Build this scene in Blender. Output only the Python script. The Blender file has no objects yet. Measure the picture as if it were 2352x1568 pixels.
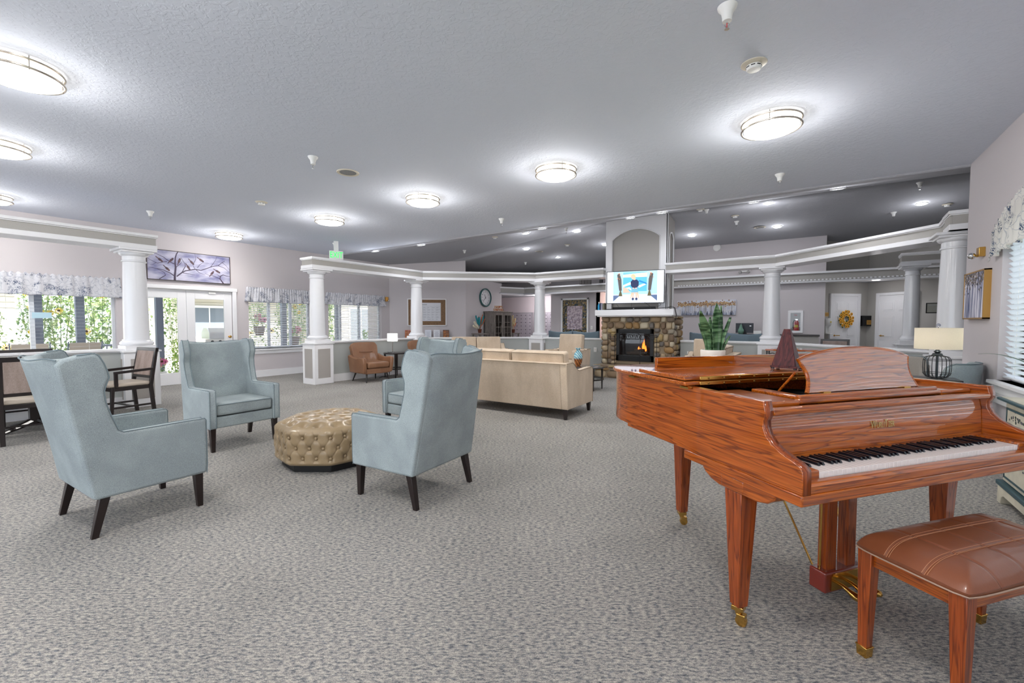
import bpy, bmesh, math, random
from mathutils import Vector, Matrix
R = math.radians
S = bpy.context.scene
C = bpy.context.collection
rnd = random.Random(7)

# ------------------------------------------------------------------ camera, world, light
cam_d = bpy.data.cameras.new('camera'); cam = bpy.data.objects.new('camera', cam_d); C.objects.link(cam)
cam_d.sensor_width = 36; cam_d.lens = 36 * 1010 / 2352; cam_d.clip_end = 200
cam.location = (0, 0, 1.32); cam.rotation_euler = (R(90) - math.atan(43 / 1010), 0, R(34.1))
S.camera = cam
vs = S.view_settings
vs.view_transform = 'Standard'; vs.look = 'None'; vs.gamma = 1; vs.use_curve_mapping = False
vs.exposure = 0.2
W = bpy.data.worlds.new('sky'); S.world = W; W.use_nodes = True
bg = W.node_tree.nodes['Background']; bg.inputs[0].default_value = (0.84, 0.91, 1.0, 1); bg.inputs[1].default_value = 2.9
sun_d = bpy.data.lights.new('sun', 'SUN'); sun_d.energy = 19.0; sun_d.angle = R(1); sun_d.color = (1, .95, .86)
sun = bpy.data.objects.new('sun', sun_d); C.objects.link(sun)
sun.rotation_euler = Vector((-0.52, -0.30, -0.80)).to_track_quat('-Z', 'Y').to_euler()
LAMP = 5.0       # emission of the round ceiling diffusers
SPOT = 30.0      # emission of the recessed downlight lenses
LAMP_W, SPOT_W = 27.0, 30.0   # watts of the bulbs inside them

# ------------------------------------------------------------------ materials
def c(r, g, b):
    f = lambda v: (v / 255 / 12.92) if v / 255 <= .04045 else ((v / 255 + .055) / 1.055) ** 2.4
    return (f(r), f(g), f(b), 1)
MC = {}
def mat(name, col, rough=.6, metal=0, col2=None, scale=20, stretch=(1, 1, 1), bump=0, bscale=None, coat=0, emit=0, trans=0, detail=4, lo=.4, hi=.6, spec=.5, sheen=0, subs=0, bdist=.01):
    if name in MC: return MC[name]
    m = bpy.data.materials.new(name); m.use_nodes = True; MC[name] = m
    nt = m.node_tree; N = nt.nodes; L = nt.links; b = N['Principled BSDF']
    b.inputs['Base Color'].default_value = col; b.inputs['Roughness'].default_value = rough
    b.inputs['Metallic'].default_value = metal; b.inputs['Coat Weight'].default_value = coat
    b.inputs['Coat Roughness'].default_value = .025; b.inputs['Coat IOR'].default_value = 1.5
    b.inputs['Specular IOR Level'].default_value = spec; b.inputs['Sheen Weight'].default_value = sheen
    b.inputs['Transmission Weight'].default_value = trans
    if emit:
        b.inputs['Emission Color'].default_value = col; b.inputs['Emission Strength'].default_value = emit
    if col2 or bump:
        tc = N.new('ShaderNodeTexCoord'); mp = N.new('ShaderNodeMapping'); mp.inputs['Scale'].default_value = stretch
        L.new(tc.outputs['Object'], mp.inputs[0])
    if col2:
        n = N.new('ShaderNodeTexNoise'); n.inputs['Scale'].default_value = scale; n.inputs['Detail'].default_value = detail
        L.new(mp.outputs[0], n.inputs[0])
        r = N.new('ShaderNodeValToRGB'); r.color_ramp.elements[0].position = lo; r.color_ramp.elements[1].position = hi
        r.color_ramp.elements[0].color = col; r.color_ramp.elements[1].color = col2
        L.new(n.outputs[0], r.inputs[0]); L.new(r.outputs[0], b.inputs['Base Color'])
    if bump:
        n = N.new('ShaderNodeTexNoise'); n.inputs['Scale'].default_value = bscale or scale; n.inputs['Detail'].default_value = 3
        L.new(mp.outputs[0], n.inputs[0])
        q = N.new('ShaderNodeBump'); q.inputs['Strength'].default_value = bump; q.inputs['Distance'].default_value = bdist
        L.new(n.outputs[0], q.inputs['Height']); L.new(q.outputs[0], b.inputs['Normal'])
    return m
def fine(m, amt=.25, scale=300, stretch=(1, 1, 1)):
    """second, finer speckle multiplied on the base colour (woven cloth)"""
    nt = m.node_tree; N = nt.nodes; L = nt.links; b = N['Principled BSDF']; inp = b.inputs['Base Color']
    tc = N.new('ShaderNodeTexCoord'); mp = N.new('ShaderNodeMapping'); mp.inputs['Scale'].default_value = stretch
    L.new(tc.outputs['Object'], mp.inputs[0])
    n = N.new('ShaderNodeTexNoise'); n.inputs['Scale'].default_value = scale; n.inputs['Detail'].default_value = 2
    L.new(mp.outputs[0], n.inputs[0])
    mr = N.new('ShaderNodeMapRange'); mr.inputs[1].default_value = .3; mr.inputs[2].default_value = .7
    mr.inputs[3].default_value = 1 - amt; mr.inputs[4].default_value = 1 + amt; L.new(n.outputs[0], mr.inputs[0])
    mx = N.new('ShaderNodeVectorMath'); mx.operation = 'SCALE'
    if inp.links: L.new(inp.links[0].from_socket, mx.inputs[0])
    else: mx.inputs[0].default_value = inp.default_value[:3]
    L.new(mr.outputs[0], mx.inputs['Scale']); L.new(mx.outputs[0], inp)
    return m
def wood(name, a, b2, d, rough=.35, coat=0, axis=0, sc=1.0, th=0):
    """oak-like grain: long stretched noise bands plus fine pores"""
    if name in MC: return MC[name]
    m = mat(name, a, rough, coat=coat, spec=.2); nt = m.node_tree; N = nt.nodes; L = nt.links; b = N['Principled BSDF']
    tc = N.new('ShaderNodeTexCoord'); mp = N.new('ShaderNodeMapping'); st = [17 * sc] * 3; st[axis] = .85 * sc; mp.inputs['Scale'].default_value = st
    L.new(tc.outputs['Object'], mp.inputs[0])
    n = N.new('ShaderNodeTexNoise'); n.inputs['Scale'].default_value = 1.1; n.inputs['Detail'].default_value = 3; n.inputs['Distortion'].default_value = .3
    L.new(mp.outputs[0], n.inputs[0])
    mu = N.new('ShaderNodeMath'); mu.operation = 'MULTIPLY'; mu.inputs[1].default_value = 9; L.new(n.outputs[0], mu.inputs[0])
    fr = N.new('ShaderNodeMath'); fr.operation = 'FRACT'; L.new(mu.outputs[0], fr.inputs[0])
    r = N.new('ShaderNodeValToRGB'); e = r.color_ramp.elements
    e[0].position = 0; e[0].color = a; e[1].position = 1; e[1].color = a
    q = r.color_ramp.elements.new(.62); q.color = b2
    q = r.color_ramp.elements.new(.86); q.color = d
    L.new(fr.outputs[0], r.inputs[0])
    mp2 = N.new('ShaderNodeMapping'); st = [160 * sc] * 3; st[axis] = 5 * sc; mp2.inputs['Scale'].default_value = st; L.new(tc.outputs['Object'], mp2.inputs[0])
    n2 = N.new('ShaderNodeTexNoise'); n2.inputs['Scale'].default_value = 1.; n2.inputs['Detail'].default_value = 1; L.new(mp2.outputs[0], n2.inputs[0])
    mr = N.new('ShaderNodeMapRange'); mr.inputs[1].default_value = .35; mr.inputs[2].default_value = .65; mr.inputs[3].default_value = .78; mr.inputs[4].default_value = 1.1
    L.new(n2.outputs[0], mr.inputs[0])
    mx = N.new('ShaderNodeVectorMath'); mx.operation = 'SCALE'; L.new(r.outputs[0], mx.inputs[0]); L.new(mr.outputs[0], mx.inputs['Scale'])
    L.new(mx.outputs[0], b.inputs['Base Color'])
    return m

def floor_mat():
    m = mat('carpet', c(150, 146, 142), .95, spec=.1); nt = m.node_tree; N = nt.nodes; L = nt.links; b = N['Principled BSDF']
    tc = N.new('ShaderNodeTexCoord')
    def noise(scale, det, st, rot=0):
        m0 = N.new('ShaderNodeMapping'); m0.inputs['Rotation'].default_value = (0, 0, rot); L.new(tc.outputs['Object'], m0.inputs[0])
        mp = N.new('ShaderNodeMapping'); mp.inputs['Scale'].default_value = st
        L.new(m0.outputs[0], mp.inputs[0]); n = N.new('ShaderNodeTexNoise'); n.inputs['Scale'].default_value = scale
        n.inputs['Detail'].default_value = det; L.new(mp.outputs[0], n.inputs[0]); return n
    n1 = noise(38, 9, (1, 2.6, 1), R(-34)); n1.inputs['Roughness'].default_value = .68; n2 = noise(1.1, 3, (1, 1, 1)); n3 = noise(230, 2, (1, 1, 1)); n4 = noise(34, 4, (1, 2, 1), R(-34))
    r = N.new('ShaderNodeValToRGB'); e = r.color_ramp.elements
    e[0].position = .33; e[0].color = c(84, 88, 97); e[1].position = .66; e[1].color = c(214, 206, 194)
    for p, q in ((.43, c(136, 137, 140)), (.50, c(172, 168, 163)), (.57, c(198, 192, 184))): x = e.new(p); x.color = q
    L.new(n1.outputs[0], r.inputs[0])
    rb = N.new('ShaderNodeValToRGB'); rb.color_ramp.elements[0].position = .62; rb.color_ramp.elements[1].position = .70
    rb.color_ramp.elements[0].color = (0, 0, 0, 1); rb.color_ramp.elements[1].color = (.45, .45, .45, 1); L.new(n4.outputs[0], rb.inputs[0])
    mb = N.new('ShaderNodeMix'); mb.data_type = 'RGBA'; mb.inputs['B'].default_value = c(105, 122, 140)
    L.new(rb.outputs[0], mb.inputs['Factor']); L.new(r.outputs[0], mb.inputs['A'])
    mr = N.new('ShaderNodeMapRange'); mr.inputs[1].default_value = .3; mr.inputs[2].default_value = .7; mr.inputs[3].default_value = .50; mr.inputs[4].default_value = .98
    L.new(n3.outputs[0], mr.inputs[0])
    mr2 = N.new('ShaderNodeMapRange'); mr2.inputs[1].default_value = .3; mr2.inputs[2].default_value = .7; mr2.inputs[3].default_value = .88; mr2.inputs[4].default_value = 1.08
    L.new(n2.outputs[0], mr2.inputs[0]); mm = N.new('ShaderNodeMath'); mm.operation = 'MULTIPLY'; L.new(mr.outputs[0], mm.inputs[0]); L.new(mr2.outputs[0], mm.inputs[1])
    mx = N.new('ShaderNodeVectorMath'); mx.operation = 'SCALE'; L.new(mb.outputs['Result'], mx.inputs[0]); L.new(mm.outputs[0], mx.inputs['Scale'])
    L.new(mx.outputs[0], b.inputs['Base Color'])
    bp = N.new('ShaderNodeBump'); bp.inputs['Strength'].default_value = .25; bp.inputs['Distance'].default_value = .004
    L.new(n3.outputs[0], bp.inputs['Height']); L.new(bp.outputs[0], b.inputs['Normal'])
    return m
def ceiling_mat(name, col):
    m = mat(name, col, .8, spec=.15); nt = m.node_tree; N = nt.nodes; L = nt.links; b = N['Principled BSDF']
    tc = N.new('ShaderNodeTexCoord'); n = N.new('ShaderNodeTexNoise'); n.inputs['Scale'].default_value = 24; n.inputs['Detail'].default_value = 5; n.inputs['Distortion'].default_value = .7
    L.new(tc.outputs['Object'], n.inputs[0])
    r = N.new('ShaderNodeValToRGB'); r.color_ramp.elements[0].position = .47; r.color_ramp.elements[1].position = .56; L.new(n.outputs[0], r.inputs[0])
    bp = N.new('ShaderNodeBump'); bp.inputs['Strength'].default_value = .28; bp.inputs['Distance'].default_value = .006
    L.new(r.outputs[0], bp.inputs['Height']); L.new(bp.outputs[0], b.inputs['Normal'])
    return m
def glass_mat(name='window glass', tint=(1, 1, 1, 1), ref=.12):
    if name in MC: return MC[name]
    m = bpy.data.materials.new(name); m.use_nodes = True; MC[name] = m; nt = m.node_tree; N = nt.nodes; L = nt.links
    N.remove(N['Principled BSDF']); t = N.new('ShaderNodeBsdfTransparent'); t.inputs[0].default_value = tint
    g = N.new('ShaderNodeBsdfGlossy'); g.inputs['Roughness'].default_value = .02; f = N.new('ShaderNodeFresnel'); f.inputs[0].default_value = 1.45
    mx = N.new('ShaderNodeMixShader'); L.new(f.outputs[0], mx.inputs[0]); L.new(t.outputs[0], mx.inputs[1]); L.new(g.outputs[0], mx.inputs[2])
    L.new(mx.outputs[0], N['Material Output'].inputs[0]); return m
def floral_mat(name, base, ink, ink2, scale=9, trans=.35):
    """printed cotton: looping stems and blossoms"""
    m = mat(name, base, .9, spec=.1); nt = m.node_tree; N = nt.nodes; L = nt.links; b = N['Principled BSDF']
    tc = N.new('ShaderNodeTexCoord'); n0 = N.new('ShaderNodeTexNoise'); n0.inputs['Scale'].default_value = scale * .7; n0.inputs['Detail'].default_value = 1
    L.new(tc.outputs['Object'], n0.inputs[0])
    ad = N.new('ShaderNodeVectorMath'); ad.operation = 'MULTIPLY_ADD'; ad.inputs[1].default_value = (.35,) * 3
    L.new(n0.outputs['Color'], ad.inputs[0]); L.new(tc.outputs['Object'], ad.inputs[2])
    v = N.new('ShaderNodeTexVoronoi'); v.feature = 'DISTANCE_TO_EDGE'; v.inputs['Scale'].default_value = scale; L.new(ad.outputs[0], v.inputs['Vector'])
    r = N.new('ShaderNodeValToRGB'); r.color_ramp.elements[0].position = .015; r.color_ramp.elements[1].position = .04
    r.color_ramp.elements[0].color = (1, 1, 1, 1); r.color_ramp.elements[1].color = (0, 0, 0, 1); L.new(v.outputs['Distance'], r.inputs[0])
    n1 = N.new('ShaderNodeTexNoise'); n1.inputs['Scale'].default_value = scale * .9; n1.inputs['Detail'].default_value = 5; L.new(tc.outputs['Object'], n1.inputs[0])
    r1 = N.new('ShaderNodeValToRGB'); r1.color_ramp.elements[0].position = .53; r1.color_ramp.elements[1].position = .60; L.new(n1.outputs[0], r1.inputs[0])
    n2 = N.new('ShaderNodeTexNoise'); n2.inputs['Scale'].default_value = scale * 9; n2.inputs['Detail'].default_value = 2; L.new(tc.outputs['Object'], n2.inputs[0])
    r2 = N.new('ShaderNodeValToRGB'); r2.color_ramp.elements[0].position = .49; r2.color_ramp.elements[1].position = .53; L.new(n2.outputs[0], r2.inputs[0])
    mu = N.new('ShaderNodeMath'); mu.operation = 'MULTIPLY'; L.new(r1.outputs[0], mu.inputs[0]); L.new(r2.outputs[0], mu.inputs[1])
    m1 = N.new('ShaderNodeMix'); m1.data_type = 'RGBA'; m1.inputs['A'].default_value = base; m1.inputs['B'].default_value = ink
    q = N.new('ShaderNodeMath'); q.operation = 'MULTIPLY'; q.inputs[1].default_value = .38; L.new(r.outputs[0], q.inputs[0]); L.new(q.outputs[0], m1.inputs['Factor'])
    m2 = N.new('ShaderNodeMix'); m2.data_type = 'RGBA'; m2.inputs['B'].default_value = ink2; L.new(m1.outputs['Result'], m2.inputs['A']); L.new(mu.outputs[0], m2.inputs['Factor'])
    L.new(m2.outputs['Result'], b.inputs['Base Color'])
    tr = N.new('ShaderNodeBsdfTranslucent'); L.new(m2.outputs['Result'], tr.inputs[0]); ms = N.new('ShaderNodeMixShader'); ms.inputs[0].default_value = trans
    L.new(b.outputs[0], ms.inputs[1]); L.new(tr.outputs[0], ms.inputs[2]); L.new(ms.outputs[0], N['Material Output'].inputs[0])
    return m
def island_mat(name, cols, rough=.8, bump=.4, bscale=30):
    m = mat(name, cols[0], rough, bump=bump, bscale=bscale); nt = m.node_tree; N = nt.nodes; L = nt.links; b = N['Principled BSDF']
    g = N.new('ShaderNodeNewGeometry'); r = N.new('ShaderNodeValToRGB'); r.color_ramp.interpolation = 'CONSTANT'
    e = r.color_ramp.elements; e[0].color = cols[0]; e[0].position = 0; e[1].position = 1 / len(cols); e[1].color = cols[1]
    for i in range(2, len(cols)): x = e.new(i / len(cols)); x.color = cols[i]
    L.new(g.outputs['Random Per Island'], r.inputs[0]); L.new(r.outputs[0], b.inputs['Base Color']); return m
def translucent(m, f=.5):
    nt = m.node_tree; N = nt.nodes; L = nt.links; b = N['Principled BSDF']; t = N.new('ShaderNodeBsdfTranslucent')
    i = b.inputs['Base Color']
    if i.links: L.new(i.links[0].from_socket, t.inputs[0])
    else: t.inputs[0].default_value = i.default_value
    ms = N.new('ShaderNodeMixShader'); ms.inputs[0].default_value = f; L.new(b.outputs[0], ms.inputs[1]); L.new(t.outputs[0], ms.inputs[2])
    L.new(ms.outputs[0], N['Material Output'].inputs[0]); return m

WALL = mat('wall paint', c(203, 197, 199), .75, bump=.15, bscale=90, bdist=.004)
WALLG = mat('grey wall paint', c(176, 173, 168), .75, bump=.3, bscale=90, bdist=.004)
TRIM = mat('white trim paint', c(238, 238, 240), .3, spec=.5)
COLM = mat('column gloss paint', c(232, 233, 236), .22, coat=.3)
CARPET = floor_mat()
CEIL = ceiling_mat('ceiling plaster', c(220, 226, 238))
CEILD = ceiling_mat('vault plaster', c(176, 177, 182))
BLACK = mat('black plastic', c(18, 18, 20), .4)
DARKW = mat('espresso wood', c(30, 22, 22), .3, coat=.2)
DARKLEG = mat('dark leg wood', c(30, 17, 15), .35, coat=.1)
BRASS = mat('brass', c(214, 170, 92), .22, 1)
CHROME = mat('chrome', c(215, 215, 215), .12, 1)
WHITE = mat('white plastic', c(238, 238, 236), .4)
GLASS = glass_mat()
BLUEGREY = fine(mat('duck egg wool', c(146, 156, 159), .95, col2=c(160, 171, 173), scale=4, spec=.1, sheen=.1), .24, 300)
PIPE = mat('piping', c(120, 134, 140), .9)
BEIGE = fine(mat('beige linen', c(200, 181, 158), .95, col2=c(212, 194, 172), scale=5, stretch=(1, 1, .4), spec=.1, sheen=.2), .12, 260, (1, 1, .25))
BPIPE = mat('beige piping', c(150, 132, 112), .9)
LEATHER = mat('tan leather', c(134, 94, 66), .34, coat=.15, col2=c(146, 106, 78), scale=4, bump=.1, bscale=160, bdist=.002)
OAK = wood('glossy oak', c(184, 98, 24), c(172, 84, 18), c(122, 52, 12), .3, coat=1, axis=0)
OAKY = wood('glossy oak side', c(176, 90, 26), c(164, 78, 20), c(116, 50, 14), .3, coat=1, axis=1)
OAKZ = wood('oak upright', c(156, 74, 28), c(146, 66, 24), c(108, 44, 16), .3, coat=.8, axis=2)

# ------------------------------------------------------------------ mesh building
class M:
    def __init__(s): s.v = []; s.f = []; s.m = []; s.mi = 0
    def add(s, vs, fs):
        o = len(s.v); s.v += [tuple(v) for v in vs]; s.f += [tuple(i + o for i in f) for f in fs]; s.m += [s.mi] * len(fs); return s
    def box(s, x0, x1, y0, y1, z0, z1):
        return s.add([(x0, y0, z0), (x1, y0, z0), (x1, y1, z0), (x0, y1, z0), (x0, y0, z1), (x1, y0, z1), (x1, y1, z1), (x0, y1, z1)],
                     [(3, 2, 1, 0), (4, 5, 6, 7), (0, 1, 5, 4), (1, 2, 6, 5), (2, 3, 7, 6), (3, 0, 4, 7)])
    def cbox(s, cx, cy, cz, a, b, h): return s.box(cx - a / 2, cx + a / 2, cy - b / 2, cy + b / 2, cz - h / 2, cz + h / 2)
    def taper(s, p0, a0, b0, p1, a1, b1):
        v = []
        for p, a, b in ((p0, a0, b0), (p1, a1, b1)):
            v += [(p[0] + sx * a / 2, p[1] + sy * b / 2, p[2]) for sx, sy in ((-1, -1), (1, -1), (1, 1), (-1, 1))]
        return s.add(v, [(3, 2, 1, 0), (4, 5, 6, 7), (0, 1, 5, 4), (1, 2, 6, 5), (2, 3, 7, 6), (3, 0, 4, 7)])
    def prism(s, pts, a, b, axis='z'):
        """pts in the two other axes; extruded from a to b along axis"""
        def p(u, v, w): return {'z': (u, v, w), 'x': (w, u, v), 'y': (u, w, v)}[axis]
        n = len(pts); v = [p(*q, a) for q in pts] + [p(*q, b) for q in pts]
        return s.add(v, [tuple(range(n))[::-1], tuple(range(n, 2 * n))] + [(i, (i + 1) % n, n + (i + 1) % n, n + i) for i in range(n)])
    def lathe(s, prof, cx=0, cy=0, seg=24, sq=None, rot=0, fl=None, cap=True):
        v = []; n = len(prof)
        for i in range(seg):
            a = 2 * math.pi * (i + .5) / seg + rot; k = 1
            if fl: k = 1 - fl * (.5 + .5 * math.cos(a * 20))
            v += [(cx + r * k * math.cos(a), cy + r * k * math.sin(a), z) for r, z in prof]
        f = [(i * n + j, ((i + 1) % seg) * n + j, ((i + 1) % seg) * n + j + 1, i * n + j + 1) for i in range(seg) for j in range(n - 1)]
        if cap: f += [tuple(i * n for i in range(seg))[::-1], tuple(i * n + n - 1 for i in range(seg))]
        return s.add(v, f)
    def cyl(s, x, y, z0, z1, r, seg=16, r2=None): return s.lathe([(r, z0), (r if r2 is None else r2, z1)], x, y, seg)
    def tube(s, pts, r, seg=8, closed=False, rr=None):
        pts = [Vector(p) for p in pts]; n = len(pts); v = []; up = None
        for i, p in enumerate(pts):
            if closed: t = pts[(i + 1) % n] - pts[i - 1]
            else: t = pts[min(i + 1, n - 1)] - pts[max(i - 1, 0)]
            t.normalize()
            if up is None: up = t.orthogonal().normalized()
            up = (up - t * up.dot(t)); up = up.normalized() if up.length > 1e-6 else t.orthogonal().normalized()
            w = t.cross(up); q = rr[i] if rr else r
            v += [p + (up * math.cos(2 * math.pi * j / seg) + w * math.sin(2 * math.pi * j / seg)) * q for j in range(seg)]
        f = [(i * seg + j, i * seg + (j + 1) % seg, ((i + 1) % n) * seg + (j + 1) % seg, ((i + 1) % n) * seg + j) for i in range(n if closed else n - 1) for j in range(seg)]
        if not closed: f += [tuple(range(seg))[::-1], tuple((n - 1) * seg + j for j in range(seg))]
        return s.add(v, f)
    def stone(s, p, sx, sy, sz):
        o = len(s.v); s.ball((0, 0, 0), 1, 12, 9, 1, 1, 1, .03); k = rnd.uniform(.55, .8); sk = rnd.uniform(-.18, .18); rt = rnd.uniform(-.12, .12)
        g_ = lambda q: math.copysign(abs(q) ** k, q)
        for i in range(o, len(s.v)):
            x, y, z = s.v[i]; x, z = g_(x), g_(z); x += sk * z; x, z = x * math.cos(rt) - z * math.sin(rt), x * math.sin(rt) + z * math.cos(rt)
            s.v[i] = (p[0] + x * sx * .92, p[1] + g_(y) * sy, p[2] + z * sz * .93)
        return s
    def ball(s, p, r, seg=12, ring=8, sx=1, sy=1, sz=1, jit=0):
        v = [(p[0], p[1], p[2] - r * sz)]
        for i in range(1, ring):
            a = math.pi * i / ring
            for j in range(seg):
                b = 2 * math.pi * j / seg; q = r * (1 + rnd.uniform(-jit, jit))
                v.append((p[0] + q * sx * math.sin(a) * math.cos(b), p[1] + q * sy * math.sin(a) * math.sin(b), p[2] - q * sz * math.cos(a)))
        v.append((p[0], p[1], p[2] + r * sz)); e = len(v) - 1
        f = [(0, 1 + (j + 1) % seg, 1 + j) for j in range(seg)]
        f += [(1 + i * seg + j, 1 + i * seg + (j + 1) % seg, 1 + (i + 1) * seg + (j + 1) % seg, 1 + (i + 1) * seg + j) for i in range(ring - 2) for j in range(seg)]
        f += [(e, 1 + (ring - 2) * seg + j, 1 + (ring - 2) * seg + (j + 1) % seg) for j in range(seg)]
        return s.add(v, f)
    def grid(s, fn, nu, nv, thick=None):
        v = [fn(i / nu, j / nv) for i in range(nu + 1) for j in range(nv + 1)]; q = nv + 1
        return s.add(v, [(i * q + j, (i + 1) * q + j, (i + 1) * q + j + 1, i * q + j + 1) for i in range(nu) for j in range(nv)])
    def tf(s, mt, start=0):
        s.v = s.v[:start] + [tuple(mt @ Vector(v)) for v in s.v[start:]]; return s
def obj(name, mb, m, parent=None, loc=(0, 0, 0), rot=(0, 0, 0), bev=0, bseg=2, smooth=35, sub=0, solid=0, clean=False):
    me = bpy.data.meshes.new(name); me.from_pydata(mb.v, [], mb.f); me.update()
    for x in (m if isinstance(m, (list, tuple)) else [m]): me.materials.append(x)
    me.polygons.foreach_set('material_index', mb.m)
    b = bmesh.new(); b.from_mesh(me)
    if clean: bmesh.ops.remove_doubles(b, verts=b.verts, dist=1e-5)
    bmesh.ops.recalc_face_normals(b, faces=b.faces); b.to_mesh(me); b.free()
    if smooth:
        me.polygons.foreach_set('use_smooth', [True] * len(me.polygons)); me.set_sharp_from_angle(angle=R(smooth))
    o = bpy.data.objects.new(name, me); C.objects.link(o); o.location = loc; o.rotation_euler = rot
    if parent: o.parent = parent
    if solid: q = o.modifiers.new('t', 'SOLIDIFY'); q.thickness = solid; q.offset = 0
    if bev: q = o.modifiers.new('b', 'BEVEL'); q.width = bev; q.segments = bseg; q.limit_method = 'ANGLE'; q.angle_limit = R(40)
    if sub: q = o.modifiers.new('s', 'SUBSURF'); q.levels = sub; q.render_levels = sub
    return o
def thing(name, label, cat, loc=(0, 0, 0), rotz=0, group=None):
    o = bpy.data.objects.new(name, None); C.objects.link(o); o.location = loc; o.rotation_euler = (0, 0, rotz); o.empty_display_size = .1
    return tag(o, label, cat, group)
def tag(o, label, cat, group=None, kind=None):
    o['label'] = label; o['category'] = cat
    if group: o['group'] = group
    if kind: o['kind'] = kind
    return o
def struct(name, mb, m, **k):
    o = obj(name, mb, m, **k); o['kind'] = 'structure'; return o
def dup(root, loc, rotz=0, label=None, group=None, scale=None):
    def cp(o, par):
        q = o.copy(); C.objects.link(q)
        if par: q.parent = par
        for ch in [x for x in KIDS.get(o.name, [])]: cp(ch, q)
        return q
    if root.name not in KIDS: reg(root)
    r = cp(root, None); r.location = loc; r.rotation_euler = (0, 0, rotz)
    if scale: r.scale = (scale,) * 3
    if label: r['label'] = label
    if group: r['group'] = group
    return r
KIDS = {}
def reg(o):
    KIDS[o.name] = [x for x in C.objects if x.parent == o]
    for x in KIDS[o.name]: reg(x)
def text(name, body, size, m, parent=None, loc=(0, 0, 0), rot=(0, 0, 0), depth=.001, sx=1, center=True):
    cu = bpy.data.curves.new(name, 'FONT'); cu.body = body; cu.size = size; cu.extrude = depth
    if center: cu.align_x = 'CENTER'; cu.align_y = 'CENTER'
    t = bpy.data.objects.new(name, cu); C.objects.link(t); bpy.context.view_layer.update()
    me = bpy.data.meshes.new_from_object(t.evaluated_get(bpy.context.evaluated_depsgraph_get()))
    bpy.data.objects.remove(t); me.materials.clear(); me.materials.append(m)
    o = bpy.data.objects.new(name, me); C.objects.link(o); o.location = loc; o.rotation_euler = rot; o.scale = (sx, 1, 1)
    if parent: o.parent = parent
    return o
def arc(cx, cy, r, a0, a1, n): return [(cx + r * math.cos(R(a0 + (a1 - a0) * i / n)), cy + r * math.sin(R(a0 + (a1 - a0) * i / n))) for i in range(n + 1)]
FWD = {'+y': 0, '-x': R(90), '+x': R(-90), '-y': R(180)}

# ------------------------------------------------------------------ room shell
WX, RX, CZ = -11.09, 1.53, 3.19
struct('floor', M().box(-11.3, 1.73, -7, 7.4, -.1, 0).box(-11.7, 6, 7.4, 17, -.1, 0), CARPET, smooth=0)
struct('ceiling', M().box(-11.9, 1.9, -7, 7.4, CZ, CZ + .15), CEIL, smooth=0)
def vz(x, y):
    a = CZ + (y - 7.4) * (.75 / 3.4); b = 3.94 - (y - 10.8) * (.35 / 3.0); d = CZ + .11 * (x - WX)
    return min(a, b, d if d > CZ else CZ)
xs = [-12.3, -11.3, WX] + [-11 + .5 * i for i in range(1, 35)]
g = M()
ys = [7.4 + .1 * i for i in range(35)] + [10.8 + .5 * i for i in range(0, 14)]
g.v = [(x, y, vz(x, y)) for x in xs for y in ys]; q = len(ys)
g.f = [(i * q + j, i * q + j + 1, (i + 1) * q + j + 1, (i + 1) * q + j) for i in range(len(xs) - 1) for j in range(q - 1)]; g.m = [0] * len(g.f)
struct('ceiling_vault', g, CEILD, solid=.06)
# left window wall with four openings
def wall_with_holes(name, X0, X1, y0, y1, z0, z1, holes, m):
    b = M(); ys_ = sorted(set([y0, y1] + [h[0] for h in holes] + [h[1] for h in holes])); last = None
    for a, d in zip(ys_, ys_[1:]):
        h = [h for h in holes if h[0] <= a and h[1] >= d]
        if h:
            if h[0][2] > z0: b.box(X0, X1, a, d, z0, h[0][2])
            b.box(X0, X1, a, d, h[0][3], z1)
        else: b.box(X0, X1, a, d, z0, z1)
    return struct(name, b, m, smooth=0)
HL = [(.2, 2.76, .76, 1.95), (3.02, 4.84, 0, 2.03), (5.18, 6.75, .68, 1.93), (7.28, 9.1, .74, 1.93)]
wall_with_holes('wall_left', WX - .2, WX, -7, 9.5, 0, 3.3, HL, WALL)
HR = [(-.6, 1.5, .76, 2.3), (2.1, 4.2, .76, 2.3), (4.55, 6.22, .76, 2.3)]
wall_with_holes('wall_right', RX, RX + .2, -7, 7.42, 0, 3.25, HR, WALL)
def vwall(name, pts, z0, z1, th, m, zf=None):
    """vertical wall strip along a polyline, thickness to the left of travel"""
    b = M()
    for (x0, y0), (x1, y1) in zip(pts, pts[1:]):
        d = Vector((x1 - x0, y1 - y0)); d.normalize(); n = Vector((-d.y, d.x)) * th
        v = [(x0, y0), (x1, y1), (x1 + n.x, y1 + n.y), (x0 + n.x, y0 + n.y)]
        zt = [zf(*p) if zf else z1 for p in v]
        b.add([(p[0], p[1], z0) for p in v] + [(p[0], p[1], t) for p, t in zip(v, zt)],
              [(3, 2, 1, 0), (4, 5, 6, 7), (0, 1, 5, 4), (1, 2, 6, 5), (2, 3, 7, 6), (3, 0, 4, 7)])
    return struct(name, b, m, smooth=0)
vwall('wall_back_left', [(WX, 9.43), (-9.38, 11.14)], 0, 0, .15, WALL, lambda x, y: vz(x, y) + .02)
vwall('wall_clock', [(-9.38, 11.14), (-9.38, 13.17)], 0, 2.76, .15, WALL)
vwall('wall_mail', [(-11.6, 13.2), (-11.6, 15.6), (-8.12, 15.6)], 0, 2.5, .1, mat('mail room paint', c(216, 204, 208), .7))
vwall('wall_glass', [(-8.12, 15.6), (-8.0, 14.4), (-6.1, 14.4)], 0, 2.5, .1, WALL)
vwall('wall_hall', [(-6.1, 14.4), (-6.1, 16.5), (-4.0, 16.5), (-4.0, 13.9)], 0, 2.5, .1, mat('hall paint', c(222, 196, 186), .7))
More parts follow.
